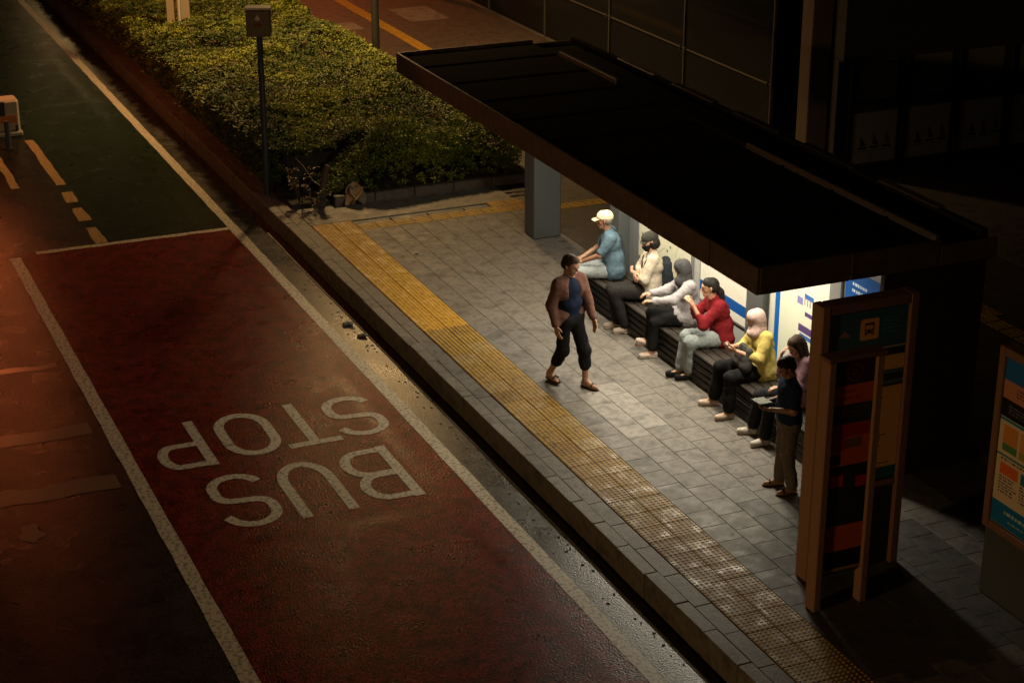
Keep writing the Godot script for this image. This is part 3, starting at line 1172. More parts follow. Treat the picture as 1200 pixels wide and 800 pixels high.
	# dried palm sheaths dropped at the edge of the bed
	for e in [[Vector3(0.05, K, -7.66), 0.3, 0.42, "large curled pale brown dried leaf beside the stump"], [Vector3(0.34, K, -7.62), 1.9, 0.40, "broad grey dried leaf lying against the bed edging"], [Vector3(0.18, K, -7.70), 1.15, 0.46, "upright orange brown dried leaf leaning on the shrubs"]]:
		var o3 := part(numbered("dried_leaf"), big_leaf(e[2], 0.14, 0.5), mat(lin(0.30, 0.19, 0.10), 0.6) if e[1] < 1.5 else mat(lin(0.20, 0.16, 0.12), 0.6), self, e[0])
		o3.rotation = Vector3(0.0, e[1], 0.35)
		tag(o3, e[3], "dried leaf")


func big_leaf(l: float, w: float, curl: float) -> ArrayMesh:
	var a := Acc.new()
	var n := 8
	var grid := []
	for k in n + 1:
		var t := k / float(n)
		var ww := w * sin(PI * clampf(t * 0.92 + 0.05, 0, 1))
		var c := Vector3(l * t, 0.02 + curl * l * t * t * 0.55, 0)
		grid.append([c + Vector3(0, ww * 0.55, -ww), c, c + Vector3(0, ww * 0.4, ww)])
	for k in n:
		for q in 2:
			var p := [grid[k][q], grid[k + 1][q], grid[k + 1][q + 1], grid[k][q + 1]]
			var nn: Vector3 = (p[2] - p[0]).cross(p[1] - p[0]).normalized()
			if nn.y < 0:
				nn = -nn
			face(a, p, nn)
			var under := []
			for v in p:
				under.append(v - nn * 0.004)
			face(a, under, -nn)
	return a.mesh()


# ------------------------------------------------------------------ street furniture
func build_street_things() -> void:
	# signal post in the bed
	var p := thing("sign_post", "dark round post with a small box sign on top at the shrub bed corner", "sign post", Vector3(-0.96, K, -8.83))
	part("pole", tube([Vector3(0, -0.01, 0), Vector3(0, 2.75, 0)], [0.052, 0.048], 14), M.pole, p)
	var bx := part("box", box(Vector3(0.40, 0.44, 0.26), 0.02), mat(lin(0.13, 0.095, 0.07), 0.5), p, Vector3(0, 2.94, 0), Vector3(0, -0.35, 0))
	part("lid", box(Vector3(0.42, 0.03, 0.28), 0.01), M.white, bx, Vector3(0, 0.236, 0))
	part("emblem", tri_plate(0.09), M.white, bx, Vector3(-0.01, 0.06, 0.134))
	part("plate", box(Vector3(0.13, 0.05, 0.01), 0.003), mat(lin(0.12, 0.02, 0.015), 0.5), bx, Vector3(-0.01, -0.03, 0.135))
	# twin white boards on a thin pole
	var t := thing("board_post", "thin pole with two narrow white vertical boards standing in the shrubs", "sign", Vector3(0.15, K, -19.2))
	part("pole", tube([Vector3(0, 0, 0), Vector3(0, 5.5, 0)], [0.04, 0.04], 10), M.white, t)
	for s in [-1, 1]:
		part("board", box(Vector3(0.20, 3.6, 0.03), 0.006), mat(lin(0.36, 0.29, 0.20), 0.6), t, Vector3(0.155 * s, 2.3, -0.06))
	# barrier and bollard at the left edge of the picture
	var b := thing("traffic_barrier", "white and orange plastic road barrier at the end of the dashed line", "barrier", Vector3(-4.30, 0, -15.35))
	var white_pl := mat(lin(0.42, 0.36, 0.28), 0.5)
	part("body", box(Vector3(0.56, 0.62, 0.44), 0.04), white_pl, b, Vector3(0, 0.40, 0))
	part("foot", box(Vector3(0.62, 0.09, 0.50), 0.02), white_pl, b, Vector3(0, 0.046, 0))
	part("band", box(Vector3(0.40, 0.16, 0.012), 0.004), mat(lin(0.50, 0.17, 0.03), 0.5), b, Vector3(0.02, 0.34, 0.226))
	part("band", box(Vector3(0.14, 0.28, 0.012), 0.004), M.pole, b, Vector3(-0.06, 0.55, 0.226))
	part("rib", box(Vector3(0.04, 0.12, 0.014), 0.004), M.dark_steel, b, Vector3(0.2, 0.16, 0.228))
	var c := thing("bollard", "short dark blue post in front of the plastic barrier", "bollard", Vector3(-4.40, 0, -14.25))
	part("post", tube([Vector3(0, 0, 0), Vector3(0, 0.02, 0), Vector3(0, 0.50, 0), Vector3(0, 0.54, 0)], [0.055, 0.05, 0.05, 0.035], 12), mat(lin(0.05, 0.06, 0.075), 0.5), c)
	part("base_plate", tube([Vector3(0, 0.002, 0), Vector3(0, 0.02, 0)], [0.10, 0.09], 12), M.dark_steel, c)
	# far bollards by the footway
	for e in [[Vector3(7.6, K, -24.5), "grey round post at the far end of the footway by the glass wall"]]:
		var d := thing("round_post", e[1], "post", e[0])
		part("post", tube([Vector3(0, -0.01, 0), Vector3(0, 3.2, 0)], [0.11, 0.11], 14), M.dark_steel, d)


func tri_plate(h: float) -> ArrayMesh:
	var a := Acc.new()
	face(a, [Vector3(-h * 0.55, 0, 0), Vector3(0, h, 0), Vector3(h * 0.55, 0, 0)], Vector3.BACK)
	face(a, [Vector3(-h * 0.3, -0.015, 0), Vector3(h * 0.3, -0.015, 0), Vector3(h * 0.3, -0.005, 0), Vector3(-h * 0.3, -0.005, 0)], Vector3.BACK)
	return a.mesh()


func bus_icon(im: Image, cx: float, cy: float, s: float, bg: Color, fg: Color) -> void:
	var ar := im.get_width() / float(im.get_height())
	for q in [[0.0, 0.12], [0.12, 0.0]]:
		rect(im, cx - s * 0.5 + q[0] * s, cy - s * 0.5 * ar + q[1] * s * ar, s * (1 - 2 * q[0]), s * ar * (1 - 2 * q[1]), bg)
	for e in [[-1, -1], [1, -1], [1, 1], [-1, 1]]:
		disc(im, Vector2(cx + e[0] * s * 0.38, cy + e[1] * s * 0.38 * ar), s * 0.12, bg)
	rect(im, cx - s * 0.26, cy - s * 0.30 * ar, s * 0.52, s * 0.52 * ar, fg)
	rect(im, cx - s * 0.20, cy - s * 0.18 * ar, s * 0.40, s * 0.20 * ar, bg)
	rect(im, cx - s * 0.20, cy + s * 0.08 * ar, s * 0.09, s * 0.07 * ar, bg)
	rect(im, cx + s * 0.11, cy + s * 0.08 * ar, s * 0.09, s * 0.07 * ar, bg)
	rect(im, cx - s * 0.22, cy + s * 0.22 * ar, s * 0.10, s * 0.08 * ar, fg)
	rect(im, cx + s * 0.12, cy + s * 0.22 * ar, s * 0.10, s * 0.08 * ar, fg)


func build_totems() -> void:
	var r := RandomNumberGenerator.new()
	r.seed = 33
	var fr := mat(lin(0.30, 0.165, 0.095), 0.45)
	var fr2 := mat(lin(0.20, 0.10, 0.06), 0.45)
	var cream := Color(0.88, 0.66, 0.38)
	var teal := Color(0.10, 0.36, 0.46)
	# big board
	var g := thing("bus_stop_board", "tall brown framed bus stop board with teal header and bus symbol", "information board", Vector3(0.26, K, 6.10))
	var w := 1.12
	var h := 2.98
	part("post", box(Vector3(0.10, h, 0.20), 0.012), fr, g, Vector3(0.05, h * 0.5, 0))
	part("post", box(Vector3(0.10, h, 0.20), 0.012), fr2, g, Vector3(w - 0.05, h * 0.5, 0))
	part("top_rail", box(Vector3(w - 0.204, 0.10, 0.19), 0.010), fr2, g, Vector3(w * 0.5, h - 0.051, 0))
	part("backing", box(Vector3(w - 0.204, 1.90, 0.12), 0.004), M.dark_steel, g, Vector3(w * 0.5, h - 1.055, 0))
	part("lower_rail", box(Vector3(w - 0.204, 0.06, 0.15), 0.006), fr2, g, Vector3(w * 0.5, h - 2.04, 0))
	part("base_panel", box(Vector3(w - 0.204, h - 2.08, 0.10), 0.006), M.dark_steel, g, Vector3(w * 0.5, (h - 2.08) * 0.5, 0))
	var im := sheet(256, 512, Color(0.06, 0.10, 0.12))
	rect(im, 0, 0, 1, 0.235, teal)
	bus_icon(im, 0.52, 0.105, 0.24, Color(0.95, 0.70, 0.30), Color(0.22, 0.16, 0.10))
	for k in 7:
		rect(im, 0.13 + 0.012 * (6 - k), 0.09 + k * 0.006, 0.024 * k + 0.01, 0.007, Color(0.62, 0.45, 0.50))
	rows(im, 0.70, 0.05, 0.24, 0.10, 5, Color(0.30, 0.50, 0.56), r)
	rect(im, 0, 0.222, 1, 0.006, cream)
	rows(im, 0.30, 0.238, 0.42, 0.03, 1, Color(0.55, 0.75, 0.75), r)
	rect(im, 0, 0.275, 1, 0.085, cream)
	rect(im, 0, 0.36, 1, 0.02, Color(0.20, 0.40, 0.42))
	rect(im, 0, 0.42, 1, 0.02, Color(0.25, 0.42, 0.44))
	rect(im, 0, 0.455, 1, 0.48, cream)
	rows(im, 0.06, 0.48, 0.88, 0.44, 26, Color(0.40, 0.26, 0.16), r)
	rect(im, 0, 0.935, 1, 0.065, teal)
	print_quad("sign_face", Vector2(w - 0.21, 1.86), print_mat(im, 0.3), g, Vector3(w * 0.5, h - 1.05, 0.0625))
	# narrow board in front
	var t := thing("route_totem", "narrow brown totem with orange and red route panels in front of the tall board", "information board", Vector3(0.0, K, 6.68))
	var w2 := 0.62
	var h2 := 2.66
	part("post", box(Vector3(0.085, h2, 0.16), 0.012), fr, t, Vector3(0.043, h2 * 0.5, 0))
	part("post", box(Vector3(0.085, h2, 0.16), 0.012), fr, t, Vector3(w2 - 0.043, h2 * 0.5, 0))
	part("top_rail", box(Vector3(w2 + 0.03, 0.04, 0.19), 0.008), fr2, t, Vector3(w2 * 0.5, h2 + 0.021, 0))
	part("backing", box(Vector3(w2 - 0.174, 2.22, 0.09), 0.004), M.dark_steel, t, Vector3(w2 * 0.5, h2 - 1.115, 0))
	part("lower_rail", box(Vector3(w2 - 0.174, 0.03, 0.10), 0.004), fr, t, Vector3(w2 * 0.5, h2 - 2.245, 0))
	var orange := Color(0.80, 0.36, 0.15)
	var red := Color(0.68, 0.13, 0.08)
	var dark := Color(0.15, 0.16, 0.20)
	im = sheet(128, 640, dark)
	rect(im, 0, 0, 1, 0.115, Color(0.20, 0.11, 0.12))
	disc(im, Vector2(0.5, 0.062), 0.21, Color(0.45, 0.28, 0.24))
	disc(im, Vector2(0.5, 0.062), 0.18, Color(0.20, 0.11, 0.12))
	bus_icon(im, 0.5, 0.062, 0.24, Color(0.20, 0.11, 0.12), Color(0.48, 0.30, 0.26))
	rect(im, 0, 0.118, 1, 0.092, orange)
	rows(im, 0.28, 0.14, 0.5, 0.03, 1, Color(0.50, 0.18, 0.08), r)
	rows(im, 0.10, 0.172, 0.75, 0.03, 1, Color(0.55, 0.18, 0.08), r)
	disc(im, Vector2(0.26, 0.245), 0.11, Color(0.35, 0.08, 0.08))
	rows(im, 0.45, 0.222, 0.5, 0.06, 3, Color(0.32, 0.26, 0.24), r)
	rect(im, 0, 0.30, 1, 0.20, orange)
	rect(im, 0, 0.30, 1, 0.065, red)
	rect(im, 0, 0.30, 0.38, 0.125, red)
	rect(im, 0.38, 0.372, 0.44, 0.046, Color(0.50, 0.33, 0.22))
	rect(im, 0.02, 0.445, 0.28, 0.046, Color(0.26, 0.22, 0.22))
	rows(im, 0.08, 0.315, 0.8, 0.04, 2, Color(0.62, 0.08, 0.05), r)
	rows(im, 0.10, 0.535, 0.8, 0.22, 11, Color(0.30, 0.25, 0.24), r)
	rect(im, 0.06, 0.545, 0.34, 0.055, Color(0.80, 0.22, 0.10))
	rect(im, 0.72, 0.565, 0.28, 0.05, Color(0.72, 0.10, 0.08))
	rect(im, 0.0, 0.795, 1, 0.125, orange)
	rect(im, 0, 0.925, 1, 0.075, Color(0.14, 0.12, 0.15))
	print_quad("route_face", Vector2(w2 - 0.178, 2.2), print_mat(im, 0.3), t, Vector3(w2 * 0.5, h2 - 1.11, 0.0465))
	# advertising board at the right edge, facing the road
	var b := thing("map_board", "framed information board with blue header and charts on a grey plinth at right edge", "information board", Vector3(1.76, K, 6.99))
	var bw := 1.5
	var bh := 1.92
	part("plinth", box(Vector3(0.14, 0.74, bw - 0.06), 0.01), M.column, b, Vector3(0.10, 0.37, bw * 0.5))
	for e in [[0.0, 0.09], [bw - 0.09, bw]]:
		part("frame_side", block(0, 0.18, 0.742, 0.742 + bh, e[0], e[1], 0.012), fr2, b)
	for e in [[0.742, 0.832], [0.742 + bh - 0.09, 0.742 + bh]]:
		part("frame_rail", block(0.004, 0.176, e[0], e[1], 0.091, bw - 0.091, 0.010), fr2, b)
	part("backing", block(0.03, 0.16, 0.833, 0.742 + bh - 0.091, 0.0915, bw - 0.0915), M.dark_steel, b)
	im = sheet(384, 512, Color(0.88, 0.80, 0.70))
	rect(im, 0, 0, 1, 0.13, Color(0.14, 0.42, 0.72))
	bus_icon(im, 0.34, 0.07, 0.13, Color(0.80, 0.82, 0.85), Color(0.12, 0.26, 0.46))
	rect(im, 0, 0.13, 1, 0.11, Color(0.76, 0.52, 0.42))
	rows(im, 0.15, 0.155, 0.7, 0.06, 3, Color(0.45, 0.25, 0.25), r)
	rect(im, 0, 0.24, 1, 0.11, Color(0.10, 0.10, 0.12))
	rows(im, 0.08, 0.27, 0.8, 0.06, 3, Color(0.40, 0.45, 0.5), r)
	rect(im, 0, 0.352, 1, 0.018, Color(0.15, 0.55, 0.65))
	for k in 5:
		rect(im, 0.05 + 0.19 * k, 0.39, 0.165, 0.11, [Color(0.88, 0.58, 0.28), Color(0.90, 0.62, 0.34), Color(0.88, 0.66, 0.40), Color(0.70, 0.55, 0.40), Color(0.86, 0.62, 0.3)][k])
		rect(im, 0.05 + 0.19 * k, 0.50, 0.165, 0.045, [Color(0.35, 0.55, 0.35), Color(0.65, 0.62, 0.15), Color(0.15, 0.50, 0.70), Color(0.30, 0.5, 0.6), Color(0.5, 0.5, 0.5)][k])
	rect(im, 0, 0.57, 1, 0.012, Color(0.15, 0.50, 0.55))
	for k in 4:
		rect(im, 0.05 + 0.24 * k, 0.62, 0.21, 0.07, [Color(0.90, 0.45, 0.15), Color(0.20, 0.45, 0.60), Color(0.20, 0.45, 0.60), Color(0.35, 0.3, 0.3)][k])
		rows(im, 0.05 + 0.24 * k, 0.70, 0.21, 0.11, 6, Color(0.20, 0.22, 0.26), r)
	rows(im, 0.05, 0.59, 0.5, 0.02, 1, Color(0.25, 0.18, 0.15), r)
	rect(im, 0, 0.86, 1, 0.14, Color(0.13, 0.46, 0.70))
	rows(im, 0.15, 0.90, 0.55, 0.04, 1, Color(0.72, 0.80, 0.82), r)
	rows(im, 0.20, 0.95, 0.4, 0.02, 1, Color(0.6, 0.7, 0.75), r)
	print_quad("map_face", Vector2(bw - 0.19, bh - 0.19), print_mat(im, 0.3), b, Vector3(0.027, 0.742 + bh * 0.5, bw * 0.5), -PI * 0.5)


func build_litter() -> void:
	var r := RandomNumberGenerator.new()
	r.seed = 17
	var o := Acc.new()
	for k in 90:
		var z := r.randf_range(-7.0, 8.5)
		var x := -1.42 - absf(r.randfn(0, 0.10))
		if x < -1.7:
			continue
		add_box(o, Vector3(x, 0.004, z), Vector3(r.randf_range(0.01, 0.03), 0.012, r.randf_range(0.01, 0.035)), 0.003, Basis(Vector3.UP, r.randf() * PI))
	var g := structure("gutter_grit", o.mesh(), M.kerb)
	g.set_meta("kind", "stuff")
	tag(g, "scattered grit and small stones along the gutter edge", "grit")
	var specs := [[Vector3(-1.46, 0.012, -2.55), 0.16, 0.05, "crumpled pale wrapper in the gutter below the yellow tiles"], [Vector3(-1.50, 0.012, -3.05), 0.17, 0.06, "flat pale stone in the gutter next to the crumpled wrapper"]]
	for e in specs:
		var a := Acc.new()
		var f := noise(FastNoiseLite.TYPE_SIMPLEX, 9.0, 2, 3)
		sdf(a, [[Vector3(-e[1] * 0.3, 0.01, 0), Vector3(e[1] * 0.3, 0.015, 0.03), e[2] * 0.5, e[2] * 0.4], [Vector3(0, 0.01, -0.04), Vector3(0.03, 0.02, 0.05), e[2] * 0.4, e[2] * 0.4]], 0.01, 0.02, 0.012, 3.0, f)
		var m := part(numbered("litter"), a.mesh(), M.kerb, self, e[0])
		tag(m, e[3], "litter")


# ------------------------------------------------------------------ street lamps
func street_lamp(label: String, base: Vector3, height: float, reach: Vector3, energy: float, col: Color, glow: Material, cone := 0.0) -> void:
	var l := thing("street_lamp", label, "street lamp", base, 0.0, "street lamps")
	part("pole", tube([Vector3(0, -0.01, 0), Vector3(0, 0.4, 0), Vector3(0, height, 0)], [0.10, 0.085, 0.06], 14), M.pole_grey, l)
	var tip := Vector3(reach.x, height + 0.35, reach.z)
	part("arm", tube([Vector3(0, height - 0.05, 0), Vector3(reach.x * 0.3, height + 0.22, reach.z * 0.3), tip], [0.05, 0.045, 0.04], 10), M.pole_grey, l)
	var d := Vector3(reach.x, 0, reach.z).normalized()
	var hb := Basis(Vector3.UP, atan2(-d.z, d.x))
	var hd := part("lamp_head", box(Vector3(0.70, 0.12, 0.30), 0.03), M.pole_grey, l, tip + d * 0.25)
	hd.basis = hb
	var ln := part("lens", box(Vector3(0.42, 0.03, 0.22), 0.01), glow, l, tip + d * 0.25 + Vector3(0, -0.078, 0))
	ln.basis = hb
	var s: Light3D
	if cone > 0.0:
		var sp := SpotLight3D.new()
		sp.spot_angle = cone
		sp.spot_range = 80.0
		sp.spot_attenuation = 2.0
		sp.spot_angle_attenuation = 1.0
		sp.rotation_degrees = Vector3(-90, 0, 0)
		s = sp
	else:
		var om := OmniLight3D.new()
		om.omni_range = 80.0
		om.omni_attenuation = 2.0
		s = om
	s.name = "lamp_light"
	l.add_child(s)
	s.position = tip + d * 0.25 + Vector3(0, -0.30, 0)
	s.light_size = 0.40
	s.light_color = col
	s.light_energy = energy
	s.shadow_enabled = true


func build_lamps() -> void:
	street_lamp("grey street lamp whose pole rises from the right edge of the shrubs", Vector3(3.62, K, -16.2), 7.5, Vector3(-0.35, 0, 0.5), 100.0, SODIUM, M.glow_lamp, 80.0)
	street_lamp("short amber lamp post at the left of the road behind the plastic barrier", Vector3(-6.3, 0.0, -16.6), 4.4, Vector3(1.1, 0, 0), 7.5, AMBER, M.glow_amber)
	street_lamp("grey street lamp far left of the road near the camera", Vector3(-22.0, 0.0, 11.5), 6.5, Vector3(1.6, 0, 0), 62.0, SODIUM, M.glow_lamp)
	street_lamp("amber street lamp at the far end of the footway", Vector3(4.4, K, -30.5), 8.0, Vector3(1.4, 0, 0), 60.0, AMBER, M.glow_amber, 76.0)
	street_lamp("grey street lamp farthest along the road beyond the shrubs", Vector3(3.62, K, -50.0), 7.5, Vector3(-0.35, 0, 0.5), 60.0, SODIUM, M.glow_lamp, 84.0)


# ------------------------------------------------------------------ people
# figure space: x forward, y up, z to the figure's right
var fold: FastNoiseLite


func V(x: float, y: float, z: float) -> Vector3:
	return Vector3(x, y, z)


func seated() -> Dictionary:
	return {"pel": V(0, 0.54, 0), "waist": V(0.0, 0.70, 0), "chest": V(0.02, 0.90, 0), "neck": V(0.03, 1.07, 0), "head": V(0.065, 1.215, 0), "ht": 0.0, "hp": 0.1,
		"sr": V(0.02, 1.00, 0.165), "er": V(0.12, 0.76, 0.22), "wr": V(0.33, 0.68, 0.13), "sl": V(0.02, 1.00, -0.165), "el": V(0.12, 0.76, -0.22), "wl": V(0.33, 0.68, -0.13),
		"hr": V(0.03, 0.535, 0.09), "kr": V(0.46, 0.52, 0.11), "ar": V(0.44, 0.09, 0.11), "tr": V(0.62, 0.035, 0.12), "hl": V(0.03, 0.535, -0.09), "kl": V(0.46, 0.52, -0.11), "al": V(0.44, 0.09, -0.11), "tl": V(0.62, 0.035, -0.12),
		"pnr": V(0, -1, 0), "pnl": V(0, -1, 0), "dr": V(1, -0.1, -0.3), "dl": V(1, -0.1, 0.3), "curl": 0.35}


func standing() -> Dictionary:
	return {"pel": V(0, 0.88, 0), "waist": V(0.01, 1.04, 0), "chest": V(0.01, 1.21, 0), "neck": V(0.0, 1.37, 0), "head": V(0.035, 1.505, 0), "ht": 0.0, "hp": 0.1,
		"sr": V(0.0, 1.30, 0.17), "er": V(-0.02, 1.04, 0.23), "wr": V(0.06, 0.82, 0.24), "sl": V(0.0, 1.30, -0.17), "el": V(-0.02, 1.04, -0.23), "wl": V(0.06, 0.82, -0.24),
		"hr": V(0.0, 0.86, 0.085), "kr": V(0.02, 0.47, 0.10), "ar": V(-0.01, 0.085, 0.11), "tr": V(0.16, 0.03, 0.14), "hl": V(0.0, 0.86, -0.085), "kl": V(0.02, 0.47, -0.10), "al": V(-0.01, 0.085, -0.11), "tl": V(0.16, 0.03, -0.14),
		"pnr": V(0, 0, -1), "pnl": V(0, 0, 1), "dr": V(0.15, -1, 0), "dl": V(0.15, -1, 0), "curl": 0.3}


func add_hand(a: Acc, wrist: Vector3, dir: Vector3, pn: Vector3, curl: float, thumb: float) -> void:
	dir = dir.normalized()
	pn = (pn - dir * pn.dot(dir)).normalized()
	var side := dir.cross(pn).normalized() * thumb
	var bones := []
	bones.append([wrist - dir * 0.03, wrist + dir * 0.02, 0.025, 0.024])
	var fl := [0.92, 1.05, 1.0, 0.78]
	for k in 4:
		var s := (1.5 - k) * 0.0195
		var kn := wrist + dir * (0.088 - 0.004 * absf(k - 1.2)) + side * s
		bones.append([wrist + dir * 0.012 + side * s * 0.6, kn, 0.0145, 0.0115])
		var p := kn
		var ang := 0.0
		for q in 3:
			ang += curl * [0.8, 1.3, 0.8][q]
			var d := dir * cos(ang) + pn * sin(ang)
			var e: Vector3 = p + d * [0.040, 0.026, 0.020][q] * fl[k]
			bones.append([p, e, 0.0098 - 0.0008 * q, 0.0090 - 0.0008 * q])
			p = e
	var t0 := wrist + dir * 0.022 + side * 0.024
	var t1 := t0 + (dir * 0.75 + side * 0.6 + pn * 0.35).normalized() * 0.038
	var t2 := t1 + (dir * 0.95 + side * 0.15 + pn * 0.4).normalized() * 0.030
	bones.append([t0, t1, 0.014, 0.0105])
	bones.append([t1, t2, 0.0105, 0.0085])
	sdf(a, bones, 0.0062, 0.007)


func shifted(bones: Array, o: Vector3, b: Basis) -> Array:
	var out := []
	for e in bones:
		var c: Array = e.duplicate()
		c[0] = o + b * e[0]
		c[1] = (b * e[1]) if (e.size() > 4 and e[4] == "plane") else o + b * e[1]
		out.append(c)
	return out


func person(label: String, at: Vector3, dir: Vector2, J: Dictionary, o: Dictionary) -> Node3D:
	var turn := atan2(-dir.y, dir.x)
	var p := thing("person", label, "person", at, turn, o.get("group", "people waiting on the bench"))
	p.scale = Vector3.ONE * float(o.get("size", 1.0))
	var jk: bool = o.has("jacket")
	var hb := Basis(Vector3.UP, J.ht) * Basis(Vector3.BACK, -J.hp) * Basis(Vector3.RIGHT, J.get("hr_", 0.0))
	var skin_m := mat(o.skin, 0.5)
	skin_m.subsurf_scatter_enabled = true
	skin_m.subsurf_scatter_strength = 0.06
	# --- body: one surface from head to feet
	var a := Acc.new()
	var fat: float = o.get("fat", 1.0)
	var bones := [[J.neck - V(0.01, 0.05, 0), J.head - V(0.02, 0.07, 0), 0.056, 0.050], [J.chest + V(0, 0.08, -0.11), J.chest + V(0, 0.08, 0.11), 0.07, 0.07], [J.chest + V(0, 0, -0.06), J.chest + V(0, 0, 0.06), 0.085, 0.085], [J.waist - V(0, 0, 0.05), J.waist + V(0, 0, 0.05), 0.085, 0.085], [J.pel - V(0, 0, 0.06), J.pel + V(0, 0, 0.06), 0.09, 0.09], [J.pel, J.chest, 0.08, 0.08]]
	for s in ["r", "l"]:
		bones.append([J["s" + s], J["e" + s], 0.047, 0.037])
		bones.append([J["e" + s], J["w" + s], 0.039, 0.026])
		bones.append([J["h" + s], J["k" + s], 0.075, 0.052])
		bones.append([J["k" + s], J["a" + s], 0.052, 0.034])
		var fd: Vector3 = (J["t" + s] - J["a" + s])
		fd.y = 0
		bones.append([J["a" + s] - fd * 0.18 + V(0, -0.042, 0), J["t" + s] - fd * 0.1, 0.034, 0.028])
		bones.append([J["a" + s], J["t" + s] - fd * 0.35, 0.034, 0.026])
	sdf(a, bones, 0.016, 0.03)
	var face_bones := [[V(-0.030, 0.030, 0), V(0.018, 0.036, 0), 0.080, 0.076], [V(0.030, -0.01, 0), V(0.040, -0.072, 0), 0.060, 0.040], [V(0.045, -0.018, -0.030), V(0.045, -0.018, 0.030), 0.030, 0.030], [V(0.062, -0.094, -0.008), V(0.062, -0.094, 0.008), 0.020, 0.020], [V(-0.02, -0.02, 0), V(-0.015, -0.12, 0), 0.060, 0.048]]
	var fine := [[V(0.090, 0.004, 0), V(0.106, -0.028, 0), 0.009, 0.013], [V(0.082, 0.024, -0.034), V(0.082, 0.024, 0.034), 0.012, 0.012], [V(0.084, -0.058, -0.014), V(0.084, -0.058, 0.014), 0.010, 0.010], [V(-0.008, 0.012, 0.080), V(-0.004, -0.022, 0.077), 0.013, 0.010], [V(-0.008, 0.012, -0.080), V(-0.004, -0.022, -0.077), 0.013, 0.010]]
	sdf(a, shifted(face_bones + fine, J.head, hb), 0.0085, 0.018)
	for s in ["r", "l"]:
		if o.get("hide_hand", "") != s:
			add_hand(a, J["w" + s], J["d" + s], J["pn" + s], J.curl, 1.0 if s == "r" else -1.0)
	part("body", a.mesh(), skin_m, p)
	# eyes and lips
	if not o.get("no_face", false):
		var eye := SphereMesh.new()
		eye.radius = 0.010
		eye.height = 0.020
		eye.radial_segments = 8
		eye.rings = 4
		for s in [-1, 1]:
			part("eye", eye, M.black, p, J.head + hb * V(0.088, 0.008, 0.030 * s))
		if not o.has("mask"):
			var lip := Acc.new()
			sdf(lip, shifted([[V(0.090, -0.059, -0.016), V(0.090, -0.059, 0.016), 0.0075, 0.0075]], J.head, hb), 0.005, 0.003)
			part("mouth", lip.mesh(), mat(lin(0.25, 0.07, 0.06), 0.5), p)
	# --- shirt
	var amp: float = o.get("fold", 0.015)
	a = Acc.new()
	var hem: float = o.get("hem", 0.0)
	var wd: float = fat
	bones = [[J.pel + V(0.0, hem, -0.085 * wd), J.pel + V(0.0, hem, 0.085 * wd), 0.128 * wd, 0.128 * wd], [J.waist + V(0.012, 0, -0.06 * wd), J.waist + V(0.012, 0, 0.06 * wd), 0.122 * wd, 0.122 * wd], [J.chest + V(0.0, 0, -0.075), J.chest + V(0.0, 0, 0.075), 0.118 * minf(wd, 1.08), 0.118 * minf(wd, 1.08)], [J.chest.lerp(J.neck, 0.55) + V(0, 0, -0.10), J.chest.lerp(J.neck, 0.55) + V(0, 0, 0.10), 0.064 if jk else 0.078, 0.064 if jk else 0.078], [J.pel + V(0, hem, 0), J.chest, 0.125 * wd, 0.115], [J.chest, J.neck - V(0.012, 0.025, 0), 0.09, 0.064]]
	var sl: float = o.get("sleeve", 1.0)
	for s in ["r", "l"]:
		var sh: Vector3 = J["s" + s]
		var el: Vector3 = J["e" + s]
		var wr: Vector3 = J["w" + s]
		bones.append([sh, sh.lerp(el, minf(1.0, sl * 2.0)), 0.055 if jk else 0.072, 0.050 if jk else 0.062])
		if sl > 0.5:
			bones.append([el, el.lerp(wr, (sl - 0.5) * 2.0), 0.058, 0.047])
	if o.has("skirt"):      # a tunic that falls over seat and thighs
		for s in ["r", "l"]:
			bones.append([J["h" + s] + V(0, 0.02, 0), J["h" + s].lerp(J["k" + s], o.skirt) + V(0, 0.015, 0), 0.125, 0.105])
		bones.append([J.pel + V(-0.03, 0, -0.08), J.pel + V(-0.05, -0.12, -0.10), 0.11, 0.09])
	sdf(a, bones, 0.0145, 0.045, amp, 5.0, fold)
	part(o.get("top", "shirt"), a.mesh(), cloth(o.shirt), p)
	if o.has("jacket"):
		a = Acc.new()
		bones = [[J.pel + V(-0.02, 0.02, -0.10), J.pel + V(-0.02, 0.02, 0.10), 0.125, 0.125], [J.chest + V(-0.012, 0, -0.08), J.chest + V(-0.012, 0, 0.08), 0.124, 0.124], [J.chest.lerp(J.neck, 0.55) + V(-0.01, 0, -0.10), J.chest.lerp(J.neck, 0.55) + V(-0.01, 0, 0.10), 0.082, 0.082], [J.pel + V(-0.02, 0.02, 0), J.chest, 0.12, 0.115]]
		for s in ["r", "l"]:
			bones.append([J["s" + s], J["e" + s], 0.074, 0.062])
			bones.append([J["e" + s], J["e" + s].lerp(J["w" + s], 0.92), 0.056, 0.048])
		bones.append([J.pel + V(0.20, -0.1, 0.01), J.neck + V(0.16, -0.02, 0.01), 0.118, 0.105, "cut"])
		sdf(a, bones, 0.015, 0.045, 0.010, 5.0, fold)
		part("jacket", a.mesh(), cloth(o.jacket), p)
	# --- trousers
	a = Acc.new()
	var cuff: float = o.get("cuff", 0.90)
	var wide: float = o.get("wide", 1.0)
	bones = [[J.pel + V(0, -0.02, -0.08), J.pel + V(0, -0.02, 0.08), 0.125, 0.125]]
	for s in ["r", "l"]:
		var kn: Vector3 = J["k" + s]
		var an: Vector3 = J["a" + s]
		bones.append([J["h" + s], kn, 0.102 * fat, 0.076 * wide])
		bones.append([kn, kn.lerp(an, cuff), 0.074 * wide, 0.060 * wide])
		bones.append([kn.lerp(an, cuff), kn.lerp(an, cuff + 0.09), 0.085 * wide, 0.085 * wide, "cut"] if false else [kn.lerp(an, cuff * 0.7), kn.lerp(an, cuff), 0.064 * wide, 0.062 * wide])
